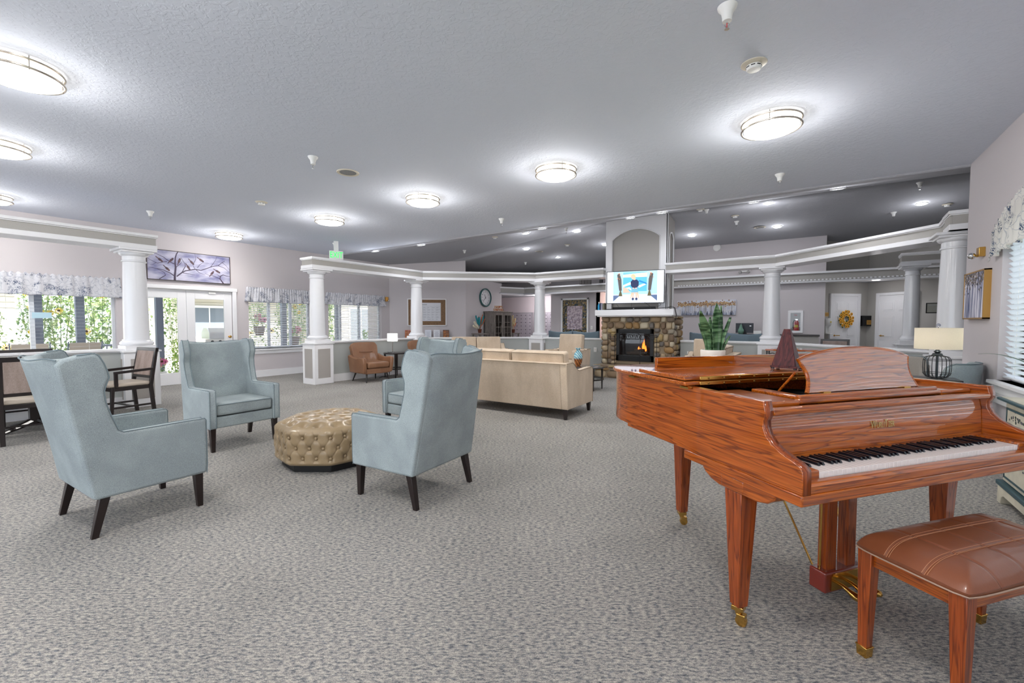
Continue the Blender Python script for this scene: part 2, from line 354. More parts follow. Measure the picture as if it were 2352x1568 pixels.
vwall('wall_back', [(-4.0, 13.9), (.31, 13.9)], 0, 3.6, .12, WALL)
# recess with the two office doors
D45 = 2 ** -.5
vwall('wall_recess', [(.31, 13.9), (.33, 14.4), (1.285, 15.355), (2.56, 14.08), (2.7, 13.9), (6, 13.9)], 0, 2.6, .12, WALLG, lambda x, y: max(2.6, vz(x, y) + .02))
vwall('wall_side', [(6.1, 7.42), (1.73, 7.42)], 0, 4, -.15, WALL)
vwall('wall_east', [(6, 7.3), (6, 17)], 0, 4, .1, WALL)
vwall('wall_far', [(6, 16.9), (-12.3, 16.9)], 0, 4, -.1, WALL)
vwall('wall_attic', [(-12, 17), (-12, 9.4), (-11.2, 9.4)], 0, 4, -.1, WALL)
# overhead soffit band of the far rooms
def band(name, pts, z0, z1, th, m, top=None):
    b = M()
    for (p, q2) in zip(pts, pts[1:]):
        d = Vector((q2[0] - p[0], q2[1] - p[1])); L_ = d.length; d.normalize(); a = math.atan2(d.y, d.x); s0 = len(b.v)
        b.box(-th * .2, L_ + th * .2, 0, th, z0, z1); b.tf(Matrix.Translation((p[0], p[1], 0)) @ Matrix.Rotation(a, 4, 'Z'), s0)
    return struct(name, b, m, smooth=0)
SOF = [(-9.9, 12.0), (-8.95, 14.05), (-4.2, 13.8), (6, 13.8)]
band('trim_1', SOF, 2.40, 2.60, .5, WALLG)
band('trim_2', [(x, y - .05) for x, y in SOF], 2.585, 2.635, .6, TRIM)
band('trim_3', [(x, y - .04) for x, y in SOF], 2.36, 2.40, .4, TRIM)
b = M(); x = -3.3
while x < 4.5: b.box(x, x + .04, 13.725, 13.77, 2.405, 2.435); x += .08
struct('trim_4', b, TRIM, smooth=0)
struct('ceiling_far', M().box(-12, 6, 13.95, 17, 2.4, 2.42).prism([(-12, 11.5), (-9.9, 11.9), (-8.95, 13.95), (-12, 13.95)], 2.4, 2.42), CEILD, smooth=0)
# main octagon of beams
AX = -8.89
def beam(name, p, q2, ext0=.0, ext1=.0, side=1):
    """beam whose front face runs p->q2; body to the left of travel"""
    d = Vector((q2[0] - p[0], q2[1] - p[1])); L_ = d.length; a = math.atan2(d.y, d.x)
    mt = Matrix.Translation((p[0], p[1], 0)) @ Matrix.Rotation(a, 4, 'Z')
    s_ = lambda y: y * side
    def bx(b, u0, u1, v0, v1, z0, z1): return b.box(u0, u1, min(s_(v0), s_(v1)), max(s_(v0), s_(v1)), z0, z1)
    struct('trim_' + name, bx(M(), -ext0, L_ + ext1, 0.02, .40, 2.50, 2.67).tf(mt), WALLG, smooth=0)
    b = bx(M(), -ext0 - .02, L_ + ext1 + .02, -.02, .44, 2.67, 2.712)
    bx(b, -ext0 - .01, L_ + ext1 + .01, -.0, .42, 2.655, 2.67)
    bx(b, -ext0 - .01, L_ + ext1 + .01, -.005, .425, 2.475, 2.545)
    struct('trim_' + name + '1', b.tf(mt), TRIM, bev=.004)
beam('5', (-8.67, -3), (-8.67, 2.68))
beam('6', (-8.67, 5.34), (-8.67, 8.51), ext1=.17)
beam('7', (-8.67, 8.51), (-6.38, 10.58), ext1=.12)
beam('8', (-6.38, 10.58), (-4.38, 10.58))
beam('9', (-2.83, 10.58), (-.62, 10.58), ext1=.15)
beam('10', (-.62, 10.58), (1.48, 8.52), ext1=.1)
beam('11', (1.48, 8.52), (1.42, 7.66), ext1=.0)
beam('12', (1.42, 7.66), (2.6, 7.60))
beam('13', (1.50, 11.75), (5.5, 11.6))
# low walls with white caps
def low(name, p, q2, th=.16, off=.14, h=.88, base=True):
    d = Vector((q2[0] - p[0], q2[1] - p[1])); L_ = d.length; a = math.atan2(d.y, d.x)
    mt = Matrix.Translation((p[0], p[1], 0)) @ Matrix.Rotation(a, 4, 'Z')
    struct('wall_low_' + name, M().box(0, L_, off, off + th, 0, h).tf(mt), LOWW, smooth=0)
    struct('trim_cap_' + name, M().box(0, L_, off - .05, off + th + .05, h, h + .035).box(0, L_, off - .02, off + th + .02, h - .02, h).tf(mt), TRIM, bev=.005)
    if base: struct('baseboard_' + name, M().box(0, L_, off - .015, off, 0, .17).tf(mt), TRIM, smooth=0)
LOWW = mat('low wall paint', c(178, 182, 180), .7, bump=.3, bscale=90, bdist=.004)
low('west', (-8.67, -3), (-8.67, 2.26)); low('window', (-8.67, 5.79), (-8.67, 8.4)); low('corner', (-8.67, 8.6), (-6.45, 10.62)); low('north', (-6.3, 10.58), (-4.3, 10.58), base=False)
low('fireside', (-2.5, 10.58), (-.7, 10.58)); low('east', (-.62, 10.58), (1.4, 8.6)); low('end', (1.42, 7.66), (2.3, 7.6), h=.86)
struct('wall_low_table', M().box(1.3, 1.53, 7.2, 7.42, 0, .80), TRIM, bev=.01)
# baseboards of the window wall
b = M()
for y0, y1 in ((-7, 2.98), (4.9, 9.43)): b.box(WX, WX + .018, y0, y1, 0, .16)
struct('baseboard_left', b, TRIM, smooth=0)
struct('baseboard_right', M().box(RX - .018, RX, -7, 7.4, 0, .16), TRIM, smooth=0)

# ------------------------------------------------------------------ windows
FR = mat('window vinyl', c(232, 236, 240), .4)
SLAT = translucent(mat('blind slat', c(232, 236, 244), .5), .6)
VAL = floral_mat('valance print', c(240, 240, 244), c(120, 132, 158), c(108, 120, 146))
VALR = floral_mat('right valance print', c(240, 238, 234), c(96, 116, 150), c(70, 90, 120), 8)
def window(n, x, y0, y1, z0, z1, sgn, mull, sill=True):
    """sgn = +1 when the room lies on the +x side"""
    t = bpy.data.objects.new('window_%d' % n, None); C.objects.link(t); t.location = (x, (y0 + y1) / 2, z0); t['kind'] = 'structure'
    w = (y1 - y0) / 2; h = z1 - z0; b = M(); o = -sgn * .12; a, d = sorted((o - .03, o + .03))
    b.box(a, d, -w, -w + .045, 0, h).box(a, d, w - .045, w, 0, h).box(a, d, -w, w, 0, .045).box(a, d, -w, w, h - .045, h)
    for y in mull: b.box(a, d, y - (y0 + y1) / 2 - .03, y - (y0 + y1) / 2 + .03, 0, h)
    obj('window_frame', b, FR, t, bev=.004)
    obj('pane', M().box(o - .003, o + .003, -w, w, 0, h), GLASS, t, smooth=0)
    if sill:
        a, d = sorted((-sgn * .1, sgn * .06)); e, f = sorted((0, sgn * .025))
        obj('window_sill', M().box(a, d, -w - .06, w + .06, -.035, 0).box(e, f, -w - .04, w + .04, -.12, -.035), TRIM, t, bev=.006)
    return t
def blind(label, x, y0, y1, z0, z1, tilt, pitch=.043, rail=True, group='window blinds', sw=.045):
    t = thing('window_blind', label, 'blind', (x, (y0 + y1) / 2, z0), 0, group); w = (y1 - y0) / 2 - .01; h = z1 - z0
    b = M(); z = .03
    while z < h - .03:
        s0 = len(b.v); b.add([(-sw / 2, -w, -.001), (0, -w, .001), (sw / 2, -w, -.001), (sw / 2, w, -.001), (0, w, .001), (-sw / 2, w, -.001)], [(0, 1, 4, 5), (1, 2, 3, 4)]); b.tf(Matrix.Translation((0, 0, z)) @ Matrix.Rotation(tilt, 4, 'Y'), s0); z += pitch
    o = obj('slats', b, SLAT, t, smooth=0)
    obj('head_rail', M().box(-.03, .03, -w, w, h - .04, h), FR, t, bev=.004)
    if rail: obj('bottom_rail', M().box(-.02, .02, -w, w, 0, .018), FR, t, bev=.004)
    for y in (-w * .75, -w * .1, w * .72): obj('cord', M().box(-.002, .002, y - .002, y + .002, 0, h), WHITE, t, smooth=0)
    return t
def valance(label, x, y0, y1, zt, zb, sgn, m, flare=.05, waves=26, arch=0):
    def fn(u, v):
        y = y0 + (y1 - y0) * u; q = v ** 1.3
        y += (u - .5) * 2 * flare * q
        cy = .5 * math.sin(u * math.pi * 2 * waves / 3 + 1) + .5 * math.sin(u * waves * 2.9)
        dx = .045 + .03 * q * cy + (.010 * math.sin(u * 170) if v < .16 else .004 * math.sin(u * 170))
        z = zt + (zb - zt) * v + (.014 * math.sin(u * 210) * (1 - v * 6) if v < .16 else 0) + arch * math.sin(math.pi * u) * (1 if True else 0) * (1 - .4 * v)
        return (x + sgn * dx, y, z + .008 * q * cy)
    b = M().grid(fn, 260, 14)
    # returns to the wall at both ends
    for e in (0, 1):
        b.grid(lambda u, v: tuple(Vector(fn(e, v)).lerp(Vector((x + sgn * .004, fn(e, v)[1] + (.01 if e else -.01), fn(e, v)[2])), u)), 3, 14)
    o = obj('valance', b, m, smooth=180, solid=.003, clean=True); return tag(o, label, 'valance', 'window valances')
window(1, WX, .2, 2.76, .76, 1.95, 1, [1.66])
blind('raised open blind over patio window with taped notice, left of first column', WX - .05, .24, 2.72, .79, 1.95, 0, .062, sw=.016)
valance('blue floral valance over the patio window left of the first column', WX, .1, 2.82, 2.17, 1.80, 1, VAL, .04, 30)
window(2, WX, 5.18, 6.75, .68, 1.93, 1, [5.7, 6.25])
blind('white slatted blind over window between glass door and second column', WX - .05, 5.2, 6.73, .71, 1.93, R(24), .045, sw=.046)
valance('blue floral valance between the glass door and second column', WX, 5.14, 6.8, 2.17, 1.82, 1, VAL, .04, 20)
window(3, WX, 7.28, 9.1, .74, 1.93, 1, [7.72, 8.35])
blind('white slatted blind over window behind the tan leather chair', WX - .05, 7.3, 9.08, .77, 1.93, R(24), .045, sw=.046)
valance('blue floral valance with flared ends above the tan leather chair', WX, 7.22, 9.16, 2.16, 1.83, 1, VAL, .10, 22)
for i, (y0, y1) in enumerate([(4.55, 6.22), (2.1, 4.2), (-.6, 1.5)]):
    window(4 + i, RX, y0, y1, .76, 2.3, -1, [])
    blind(['white slatted blind on the right wall window behind the piano', 'white slatted blind on right wall beside the piano', 'white slatted blind on right wall behind the bench'][i], RX + .05, y0 + .02, y1 - .02, .79, 2.3, R(48), .05, sw=.056)
struct('trim_14', M().box(RX - .035, RX, 4.45, 6.32, .55, .62).box(RX - .02, RX, 4.45, 6.32, .62, .68), TRIM, bev=.006)
def arched(label, x, y0, y1, m):
    def fn(u, v):
        y = y0 + (y1 - y0) * u; s_ = math.sin(math.pi * u) ** .55
        zt = 2.12 + .36 * s_; zb = 1.93 + .10 * s_; q = v ** 1.2
        cy = math.sin(u * 47) * .5 + .5 * math.sin(u * 88)
        return (x - .05 - .028 * q * cy - (.009 * math.sin(u * 150) if v < .15 else 0), y + (u - .5) * .10 * q, zt + (zb - zt) * v + .010 * cy * q + (.012 * math.sin(u * 190) if v < .08 else 0))
    o = obj('valance', M().grid(fn, 260, 18), m, smooth=180, solid=.003); return tag(o, label, 'valance', 'window valances')
arched('arched blue floral valance over the window on the right wall', RX, 4.45, 6.36, VALR)
arched('arched floral valance over right wall window beside the piano', RX, 2.0, 4.3, VALR)

# glass double door in the left wall
def glassdoor():
    st = M(); st.box(-.02, .025, 2.95, 3.03, 0, 2.1).box(-.02, .025, 4.83, 4.91, 0, 2.1).box(-.02, .03, 2.93, 4.93, 2.03, 2.11)
    struct('trim_15', st, TRIM, loc=(WX, 0, 0), bev=.006)
    for n, (y0, y1) in enumerate(((3.03, 3.93), (3.93, 4.83))):
        t = bpy.data.objects.new('door_%d' % (n + 1), None); C.objects.link(t); t.location = (WX - .06, y0, 0); t['kind'] = 'structure'
        w = y1 - y0; s_ = .16; b = M().box(-.022, .022, .003, s_, .01, 2.02).box(-.022, .022, w - s_, w - .003, .01, 2.02).box(-.022, .022, s_, w - s_, .01, .26).box(-.022, .022, s_, w - s_, 1.84, 2.02)
        obj('door_leaf', b, TRIM, t, bev=.004); obj('pane', M().box(-.003, .003, s_, w - s_, .26, 1.84), GLASS, t, smooth=0)
        if n:
            q = M().lathe([(.0, 0), (.026, .0), (.026, .006), (.012, .01), (.012, .03), (.028, .045), (.03, .058), (.02, .07), (0, .072)], seg=16)
            obj('door_knob', q.tf(Matrix.Rotation(R(90), 4, 'Y')), BRASS, t, loc=(.022, w - .07, 1.0))
            obj('door_closer', M().box(.022, .05, .42, .56, 1.96, 2.01), WHITE, t, bev=.004)
glassdoor()
tag(obj('door_notice', M().box(0, .002, -.12, .12, -.05, .05), mat('pale blue paper', c(190, 222, 236), .6), loc=(WX - .03, 1.77, 1.45), smooth=0), 'pale blue paper notice taped to the blind of the patio window', 'notice')

# ------------------------------------------------------------------ columns
PANEL = mat('column panel stucco', c(170, 165, 160), .8, bump=.5, bscale=120, bdist=.004)
def column(label, x, y, rotz=0, sc=1.0):
    t = thing('column', label, 'column', (x, y, 0), rotz, 'white columns')
    p = M().box(-.225, .225, -.225, .225, 0, .86); obj('pedestal', p, TRIM, t, bev=.006)
    b = M()
    for k in range(4):
        s0 = len(b.v); b.box(-.145, .145, -.229, -.222, .13, .76); b.tf(Matrix.Rotation(k * math.pi / 2, 4, 'Z'), s0)
    obj('inset_panel', b, PANEL, t, bev=.003)
    b = M().box(-.245, .245, -.245, .245, .86, .885).box(-.19, .19, -.19, .19, .885, .965); obj('plinth', b, TRIM, t, bev=.005)
    r0, r1 = .162, .142
    pr = [(0, .965), (.20, .965), (.215, .985), (.215, 1.005), (.195, 1.03), (.18, 1.04), (.178, 1.06)] + [(r0 + (r1 - r0) * (i / 10) ** 1.6, 1.06 + (2.27 - 1.06) * i / 10) for i in range(11)] + [(.158, 2.275), (.158, 2.29), (.146, 2.30), (.146, 2.36), (.17, 2.37), (.19, 2.395), (.19, 2.41), (0, 2.41)]
    obj('shaft', M().lathe([(r * sc, z) for r, z in pr], seg=48), COLM, t, smooth=50)
    b = M().box(-.20, .20, -.20, .20, 2.41, 2.44).box(-.235, .235, -.235, .235, 2.44, 2.475); obj('capital', b, TRIM, t, bev=.006)
    return t
column('white column on panelled pedestal right of the patio window', AX, 2.45)
column('white column on pedestal left of the tan leather chair', AX, 5.57)
column('white column in front of the cork notice board', -8.90, 8.50, R(0))
column('white column in front of the metal mailboxes', -6.36, 10.80, R(0))
column('white column right of the fireplace behind the metronome', -.68, 10.80)
column('tallest looking white column touching the right wall by the lamp', 1.55, 8.0)
column('white column beyond the table lamp in the far room', 1.69, 11.9, 0, .80)

# ------------------------------------------------------------------ fireplace
STONE = island_mat('river stone', [c(158, 136, 106), c(140, 118, 92), c(176, 158, 130), c(126, 112, 98), c(164, 142, 98), c(192, 180, 156), c(118, 98, 78), c(150, 140, 124), c(152, 120, 78), c(112, 106, 100)], .65)
MORTAR = mat('mortar', c(150, 134, 112), .9, bump=.5, bscale=40)
t = thing('fireplace', 'cobblestone gas fireplace with raised hearth under the white chimney', 'fireplace', (-3.43, 10.3, 0))
obj('mortar_body', M().box(-.84, -.48, .06, .75, .3, 1.48).box(.42, .84, .06, .75, .3, 1.48).box(-.48, .42, .06, .75, 1.17, 1.48).box(-.48, .42, .06, .75, .3, .40).box(-.48, .42, .5, .75, .4, 1.17), MORTAR, t); obj('hearth', M().box(-.9, 1.3, -.26, .75, 0, .30), MORTAR, t)
b = M()
def stones(x0, x1, z0, z1, put, skip=None, rh=.13, rw=.19):
    z = z0
    while z < z1 - .04:
        h = min(rh * rnd.uniform(.75, 1.3), z1 - z); x = x0
        while x < x1 - .03:
            w = min(rw * rnd.uniform(.55, 1.35), x1 - x)
            cx, cz = x + w / 2, z + h / 2
            if not (skip and skip(cx, cz)): put(cx, cz, w * .52, h * .54)
            x += w
        z += h
def put_front(cx, cz, w, h): b.stone((cx, .075, cz), w, .075, h)
stones(-.86, .88, .30, 1.47, put_front, lambda x, z: -.60 < x < .54 and z < 1.19, .145, .21)
# filler stones snug around the firebox opening
z = .34
while z < 1.17:
    b.stone((-.56, .07, z), .075, .08, .055); b.stone((.50, .07, z), .075, .08, .055); z += .115
stones(.07, .75, .30, 1.47, lambda cx, cz, w, h: b.stone((.84, cx, cz), .085, w, h))
stones(.07, .75, .30, 1.47, lambda cx, cz, w, h: b.stone((-.84, cx, cz), .07, w, h))
stones(-.93, 1.3, 0, .24, lambda cx, cz, w, h: b.stone((cx, -.25, cz), w, .06, h), rh=.14, rw=.3)
stones(-.98, 1.3, .245, .31, lambda cx, cz, w, h: b.stone((cx, -.2, cz), w, .13, h * .9), rh=.06, rw=.22)
stones(-.26, .7, 0, .28, lambda cx, cz, w, h: b.ball((-.9, cx, cz), 1, 10, 8, .06, w, h, .05), rw=.25)
obj('stone_facing', b, STONE, t, smooth=60)
BM = mat('black iron', c(20, 21, 24), .45)
b = M().box(-.48, .42, .02, .10, 1.06, 1.17).box(-.48, .42, .02, .10, .40, .54).box(-.48, -.40, .02, .1, .40, 1.17).box(.34, .42, .02, .1, .40, 1.17)
for k in range(4): b.box(-.44, .38, .0, .02, 1.075 + k * .022, 1.084 + k * .022)
for k in range(5): b.box(-.44, .38, .0, .02, .415 + k * .024, .424 + k * .024)
obj('firebox_frame', b, BM, t, bev=.002)
b = M().box(-.42, .36, .44, .47, .40, 1.17).box(-.42, -.40, .1, .47, .4, 1.17).box(.34, .36, .1, .47, .4, 1.17).box(-.42, .36, .1, .47, .5, .53)
obj('firebox_liner', b, mat('soot', c(30, 32, 36), .8), t)
obj('glass_door', M().box(-.40, .34, .055, .06, .54, 1.06), glass_mat(), t, smooth=0)
b = M().tube([(-.3, .3, .57), (.22, .26, .60)], .04, 8).tube([(-.2, .2, .57), (.25, .34, .58)], .035, 8).tube([(-.12, .32, .64), (.15, .2, .66)], .035, 8)
obj('gas_log', b, mat('charred log', c(60, 46, 38), .9, bump=.6, bscale=20), t)
FIRE = mat('flame', c(255, 120, 40), emit=2.6)
b = M()
for x, z, h in ((.10, .66, .2), (.13, .64, .3), (.0, .66, .09), (.17, .62, .16), (.04, .64, .07)):
    b.lathe([(.0, z), (.018, z + h * .15), (.022, z + h * .35), (.012, z + h * .7), (0, z + h)], x, .26, 8)
obj('flame', b, FIRE, t)
# mantel and chimney breast
b = M().box(-.95, .92, -.2, .5, 1.49, 1.63).box(-.91, .88, -.16, .5, 1.465, 1.49); obj('mantel_shelf', b, TRIM, t, bev=.006)
cx0, cx1, cy = -4.37, -2.85, 10.74
t = bpy.data.objects.new('wall_chimney', None); C.objects.link(t); t.location = (cx0, cy, 0); t['kind'] = 'structure'
def archpoly(x0, x1, z0, zs, zt, n=16):
    w = (x1 - x0) / 2; r = (w * w + (zt - zs) ** 2) / (2 * (zt - zs)); cx_ = (x0 + x1) / 2; cz = zt - r; a = math.asin(min(1, w / r))
    return [(x0, z0)] + [(cx_ + r * math.sin(-a + 2 * a * i / n), cz + r * math.cos(-a + 2 * a * i / n)) for i in range(n + 1)] + [(x1, z0)]
W_ = cx1 - cx0
ap = archpoly(.16, W_ - .16, 1.62, 3.40, 3.63)
b = M()
def facewith(b, ap, x0, x1, z0, z1, y0, y1):
    b.box(x0, ap[0][0], y0, y1, z0, z1); b.box(ap[-1][0], x1, y0, y1, z0, z1)
    top = ap[1:-1]
    for (a, za), (d, zb) in zip(top, top[1:]): b.add([(a, y0, za), (d, y0, zb), (d, y0, z1), (a, y0, z1), (a, y1, za), (d, y1, zb), (d, y1, z1), (a, y1, z1)], [(0, 1, 2, 3), (7, 6, 5, 4), (0, 4, 5, 1), (3, 2, 6, 7)])
facewith(b, ap, 0, W_, 1.45, 4.05, 0, .08)
obj('chimney_face', b, TRIM, t, smooth=20)
b = M().box(.01, W_ - .01, .09, .68, 1.45, 3.98); obj('chimney_core', b, WALLG, t)
b = M()
for (x0, z0), (x1, z1) in zip(ap, ap[1:]): b.tube([(x0, -.005, z0), (x1, -.005, z1)], .014, 6)
obj('arch_moulding', b, TRIM, t)
sp = archpoly(.14, .52, 1.62, 3.36, 3.5, 12)
b = M(); facewith(b, sp, .0, .68, 1.45, 4.05, 0, .02); b.tf(Matrix.Translation((W_ + .012, 0, 0)) @ Matrix.Rotation(R(90), 4, 'Z')); obj('chimney_side', b, WALLG, t, smooth=20)
b = M()
for (x0, z0), (x1, z1) in zip(sp, sp[1:]): b.tube([(W_ + .02, x0, z0), (W_ + .02, x1, z1)], .02, 6)
obj('side_arch_moulding', b, TRIM, t)
b = M().box(W_ - .0, W_ + .02, .0, .05, 1.45, 4.0); obj('corner_board', b, TRIM, t)
# fire screen
t = thing('fire_screen', 'black wrought iron folding fire screen with leaf band in front of fireplace', 'fire screen', (-3.46, 10.15, .31))
b = M(); r = .007
for x in (-.62, -.42, .2, .56): b.tube([(x, -.02 if abs(x) < .5 else .06, 0), (x, -.02 if abs(x) < .5 else .06, .72 if abs(x) > .5 else .73)], r, 6)
for z in (.03, .62, .72): b.tube([(-.62, .06, z), (-.42, -.02, z), (.2, -.02, z), (.56, .06, z)], r * .8, 6)
b.tube([(-.42 + .62 * i / 14, -.02, .73 + .09 * math.sin(math.pi * i / 14)) for i in range(15)], r, 6)
obj('frame', b, BM, t)
b = M()
for i in range(11):
    x = -.56 + i * .105; y = -.02 if -.42 < x < .2 else .03
    for a in (-40, 40, 90): b.ball((x + .018 * math.cos(R(a)), y, .67 + .018 * math.sin(R(a))), .022, 6, 4, .6, .15, .6)
obj('leaf_band', b, BM, t)
# television
t = thing('television', 'flat television above mantel showing a person before a beach backdrop', 'television', (-3.43, 10.22, 2.16), R(12))
obj('bezel', M().box(-.66, .66, 0, .035, -.385, .385), BLACK, t, bev=.004)
def E_(n, col, e=.5): return mat('screen ' + n, col, .5, emit=e)
def pict(name, parent, layers, y=-.002, dy=-.0008, xf=1, zf=1):
    b = M(); ms = []
    for i, (m, pts) in enumerate(layers):
        if m not in ms: ms.append(m)
        b.mi = ms.index(m); n = len(b.v); yy = y + dy * i
        b.add([(x * xf, yy, z * zf) for x, z in pts], [tuple(range(len(pts)))])
    return obj(name, b, ms, parent, smooth=0)
def ell(cx, cz, a, h, n=14, rot=0): return [(cx + a * math.cos(t_) * math.cos(rot) - h * math.sin(t_) * math.sin(rot), cz + a * math.cos(t_) * math.sin(rot) + h * math.sin(t_) * math.cos(rot)) for t_ in [2 * math.pi * i / n for i in range(n)]]
sc = [(E_('white', c(236, 242, 250)), [(-.645, -.37), (.645, -.37), (.645, .37), (-.645, .37)]),
      (E_('wall', c(176, 212, 228)), [(-.5, -.2), (.5, -.2), (.5, .37), (-.5, .37)]),
      (E_('floor', c(222, 226, 236)), [(-.52, -.37), (.5, -.37), (.5, -.17), (-.52, -.17)]),
      (E_('rug', c(90, 112, 150)), [(-.5, -.33), (-.5, -.19), (-.34, -.19)]), (E_('rug', c(90, 112, 150)), [(.5, -.33), (.5, -.19), (.34, -.19)]),
      (E_('beach sky', c(250, 214, 196)), [(-.27, .22), (.27, .22), (.27, .35), (-.27, .35)]),
      (E_('beach sky2', c(120, 190, 230)), [(-.27, .29), (-.05, .31), (.27, .33), (.27, .35), (-.27, .35)]),
      (E_('sea', c(92, 186, 222)), [(-.27, -.1), (.27, -.1), (.27, .23), (-.27, .23)]),
      (E_('foam', c(220, 238, 244)), [(-.27, .05), (-.1, .12), (.05, .02), (.27, .1), (.27, .06), (.1, -.02), (-.1, .06), (-.27, 0)]),
      (E_('foam', c(220, 238, 244)), [(-.27, -.02), (-.12, .0), (.0, -.1), (-.06, -.1), (-.15, -.04), (-.27, -.06)]),
      (E_('sand', c(214, 190, 170)), [(-.27, -.13), (-.1, -.13), (-.17, -.03), (-.27, .01)]), (E_('deep', c(30, 140, 200)), [(.08, .13), (.27, .05), (.27, .09), (.1, .16)])]
for s_ in (-1, 1):
    sc += [(E_('dry stems', c(84, 80, 78)), [(s_ * .30, -.08), (s_ * .36, -.08), (s_ * .41, .3), (s_ * .35, .33), (s_ * .31, .18)]), (E_('vase', c(96, 92, 62)), [(s_ * .33 - .045, -.21), (s_ * .33 + .045, -.21), (s_ * .33 + .012, -.08), (s_ * .33 - .012, -.08)])]
    for k in range(6): sc.append((E_('orange bud', c(240, 150, 90)), ell(s_ * (.36 + rnd.uniform(-.05, .06)), rnd.uniform(.17, .34), .008, .012, 6)))
sc += [(E_('stool', c(226, 190, 150)), [(-.1, -.27), (-.085, -.27), (-.05, -.14), (.05, -.14), (.085, -.27), (.1, -.27), (.07, -.1), (-.07, -.1)]),
       (E_('skin', c(240, 190, 170)), [(-.055, -.26), (-.03, -.26), (-.008, -.12), (-.055, -.12)]), (E_('skin', c(240, 190, 170)), [(.03, -.26), (.055, -.26), (.055, -.12), (.008, -.12)]),
       (E_('print shorts', c(120, 180, 200)), [(-.08, -.13), (.08, -.13), (.075, -.03), (-.075, -.03)]),
       (E_('navy jumper', c(32, 44, 84)), [(-.085, .02), (-.03, -.03), (.03, -.03), (.085, .02), (.09, .12), (.05, .17), (-.05, .17), (-.095, .12)]),
       (E_('skin', c(240, 190, 170)), ell(-.03, -.03, .022, .014)), (E_('skin', c(240, 190, 170)), ell(.03, -.03, .022, .014)), (E_('skin', c(240, 190, 170)), ell(-.01, .18, .03, .02)),
       (E_('blonde hair', c(232, 196, 140)), ell(-.035, .235, .05, .06, rot=.3)), (E_('skin', c(240, 190, 170)), ell(-.045, .225, .032, .042, rot=.3)),
       (E_('navy shoe', c(40, 60, 100)), ell(-.04, -.28, .026, .03)), (E_('navy shoe', c(40, 60, 100)), ell(.04, -.28, .026, .03))]
pict('screen_picture', t, sc)
obj('wall_arm', M().box(-.12, .12, .035, .10, -.12, .12).box(-.03, .03, .1, .5, -.03, .03), BM, t, bev=.003)
t = thing('soundbar', 'long black soundbar on mantel under the television', 'soundbar', (-3.45, 10.22, 1.632)); obj('body', M().box(-.52, .50, -.03, .06, 0, .062), mat('speaker cloth', c(20, 20, 22), .8, bump=.3, bscale=300), t, bev=.008)
obj('badge', M().box(-.01, .02, -.032, -.03, .02, .03), WHITE, t)
tag(obj('remote_stack', M().box(-.14, .1, -.05, .05, 0, .012).box(-.12, .07, -.04, .04, .012, .022), BLACK, loc=(-4.07, 10.22, 1.632), bev=.002), 'flat black remote controls at left end of the mantel', 'remote control')
for i, (x, w, h, cc) in enumerate(((-4.285, .032, .17, c(40, 52, 84)), (-4.250, .028, .16, c(176, 172, 196)), (-4.219, .028, .155, c(150, 150, 140)), (-4.188, .028, .165, c(120, 112, 92)))):
    tt = thing('book', ['navy book on mantel beside the blue bottle', 'pale lilac book on mantel, second from the blue bottle', 'grey green book on mantel, third from the blue bottle', 'brown book on the mantel nearest the chimney'][i], 'book', (x, 10.17, 1.632), 0, 'books on the mantel')
    obj('cover', M().box(0, .003, 0, .13, 0, h).box(w - .003, w, 0, .13, 0, h).box(0, w, 0, .003, 0, h), mat('book %d' % i, cc, .5), tt); obj('pages', M().box(.003, w - .003, .003, .125, .003, h - .003), mat('paper', c(236, 232, 220), .8), tt)
t = thing('bottle', 'bright blue spray bottle standing at left end of mantel', 'bottle', (-4.325, 10.22, 1.632)); obj('body', M().lathe([(0, 0), (.028, 0), (.03, .01), (.03, .12), (.014, .15), (.012, .165), (0, .165)], seg=16), mat('cyan plastic', c(30, 150, 200), .3), t); obj('cap', M().lathe([(0, .165), (.014, .165), (.012, .2), (0, .2)], seg=12), WHITE, t)
b = M()
for k in range(3): b.tube([(.0 + .02 * k, 0, 0), (.16 + .05 * k, -.05, .012), (.30, -.08, .005 + .02 * k), (.365 + .02 * k, -.02 - .05 * k, -.0), (.40 + .01 * k, -.02, -.16), (.37 + .02 * k, .02, -.32 + .04 * k)], .004, 6)
b.tube([(-.3, -.0, .14), (-.2, .02, .06), (-.16, 0, .0)], .004, 6).tube([(-.62, .04, .14), (-.62, 0, .05)], .004, 6).tube([(0, .05, .15), (.06, .03, .08), (-.03, 0, .02)], .004, 6).tube([(-1.0, .03, .14), (-.93, 0, .05)], .004, 6)
tag(obj('cable_bundle', b, BLACK, loc=(-2.86, 10.12, 1.65)), 'loose black television cables drooping over right end of mantel', 'cable')

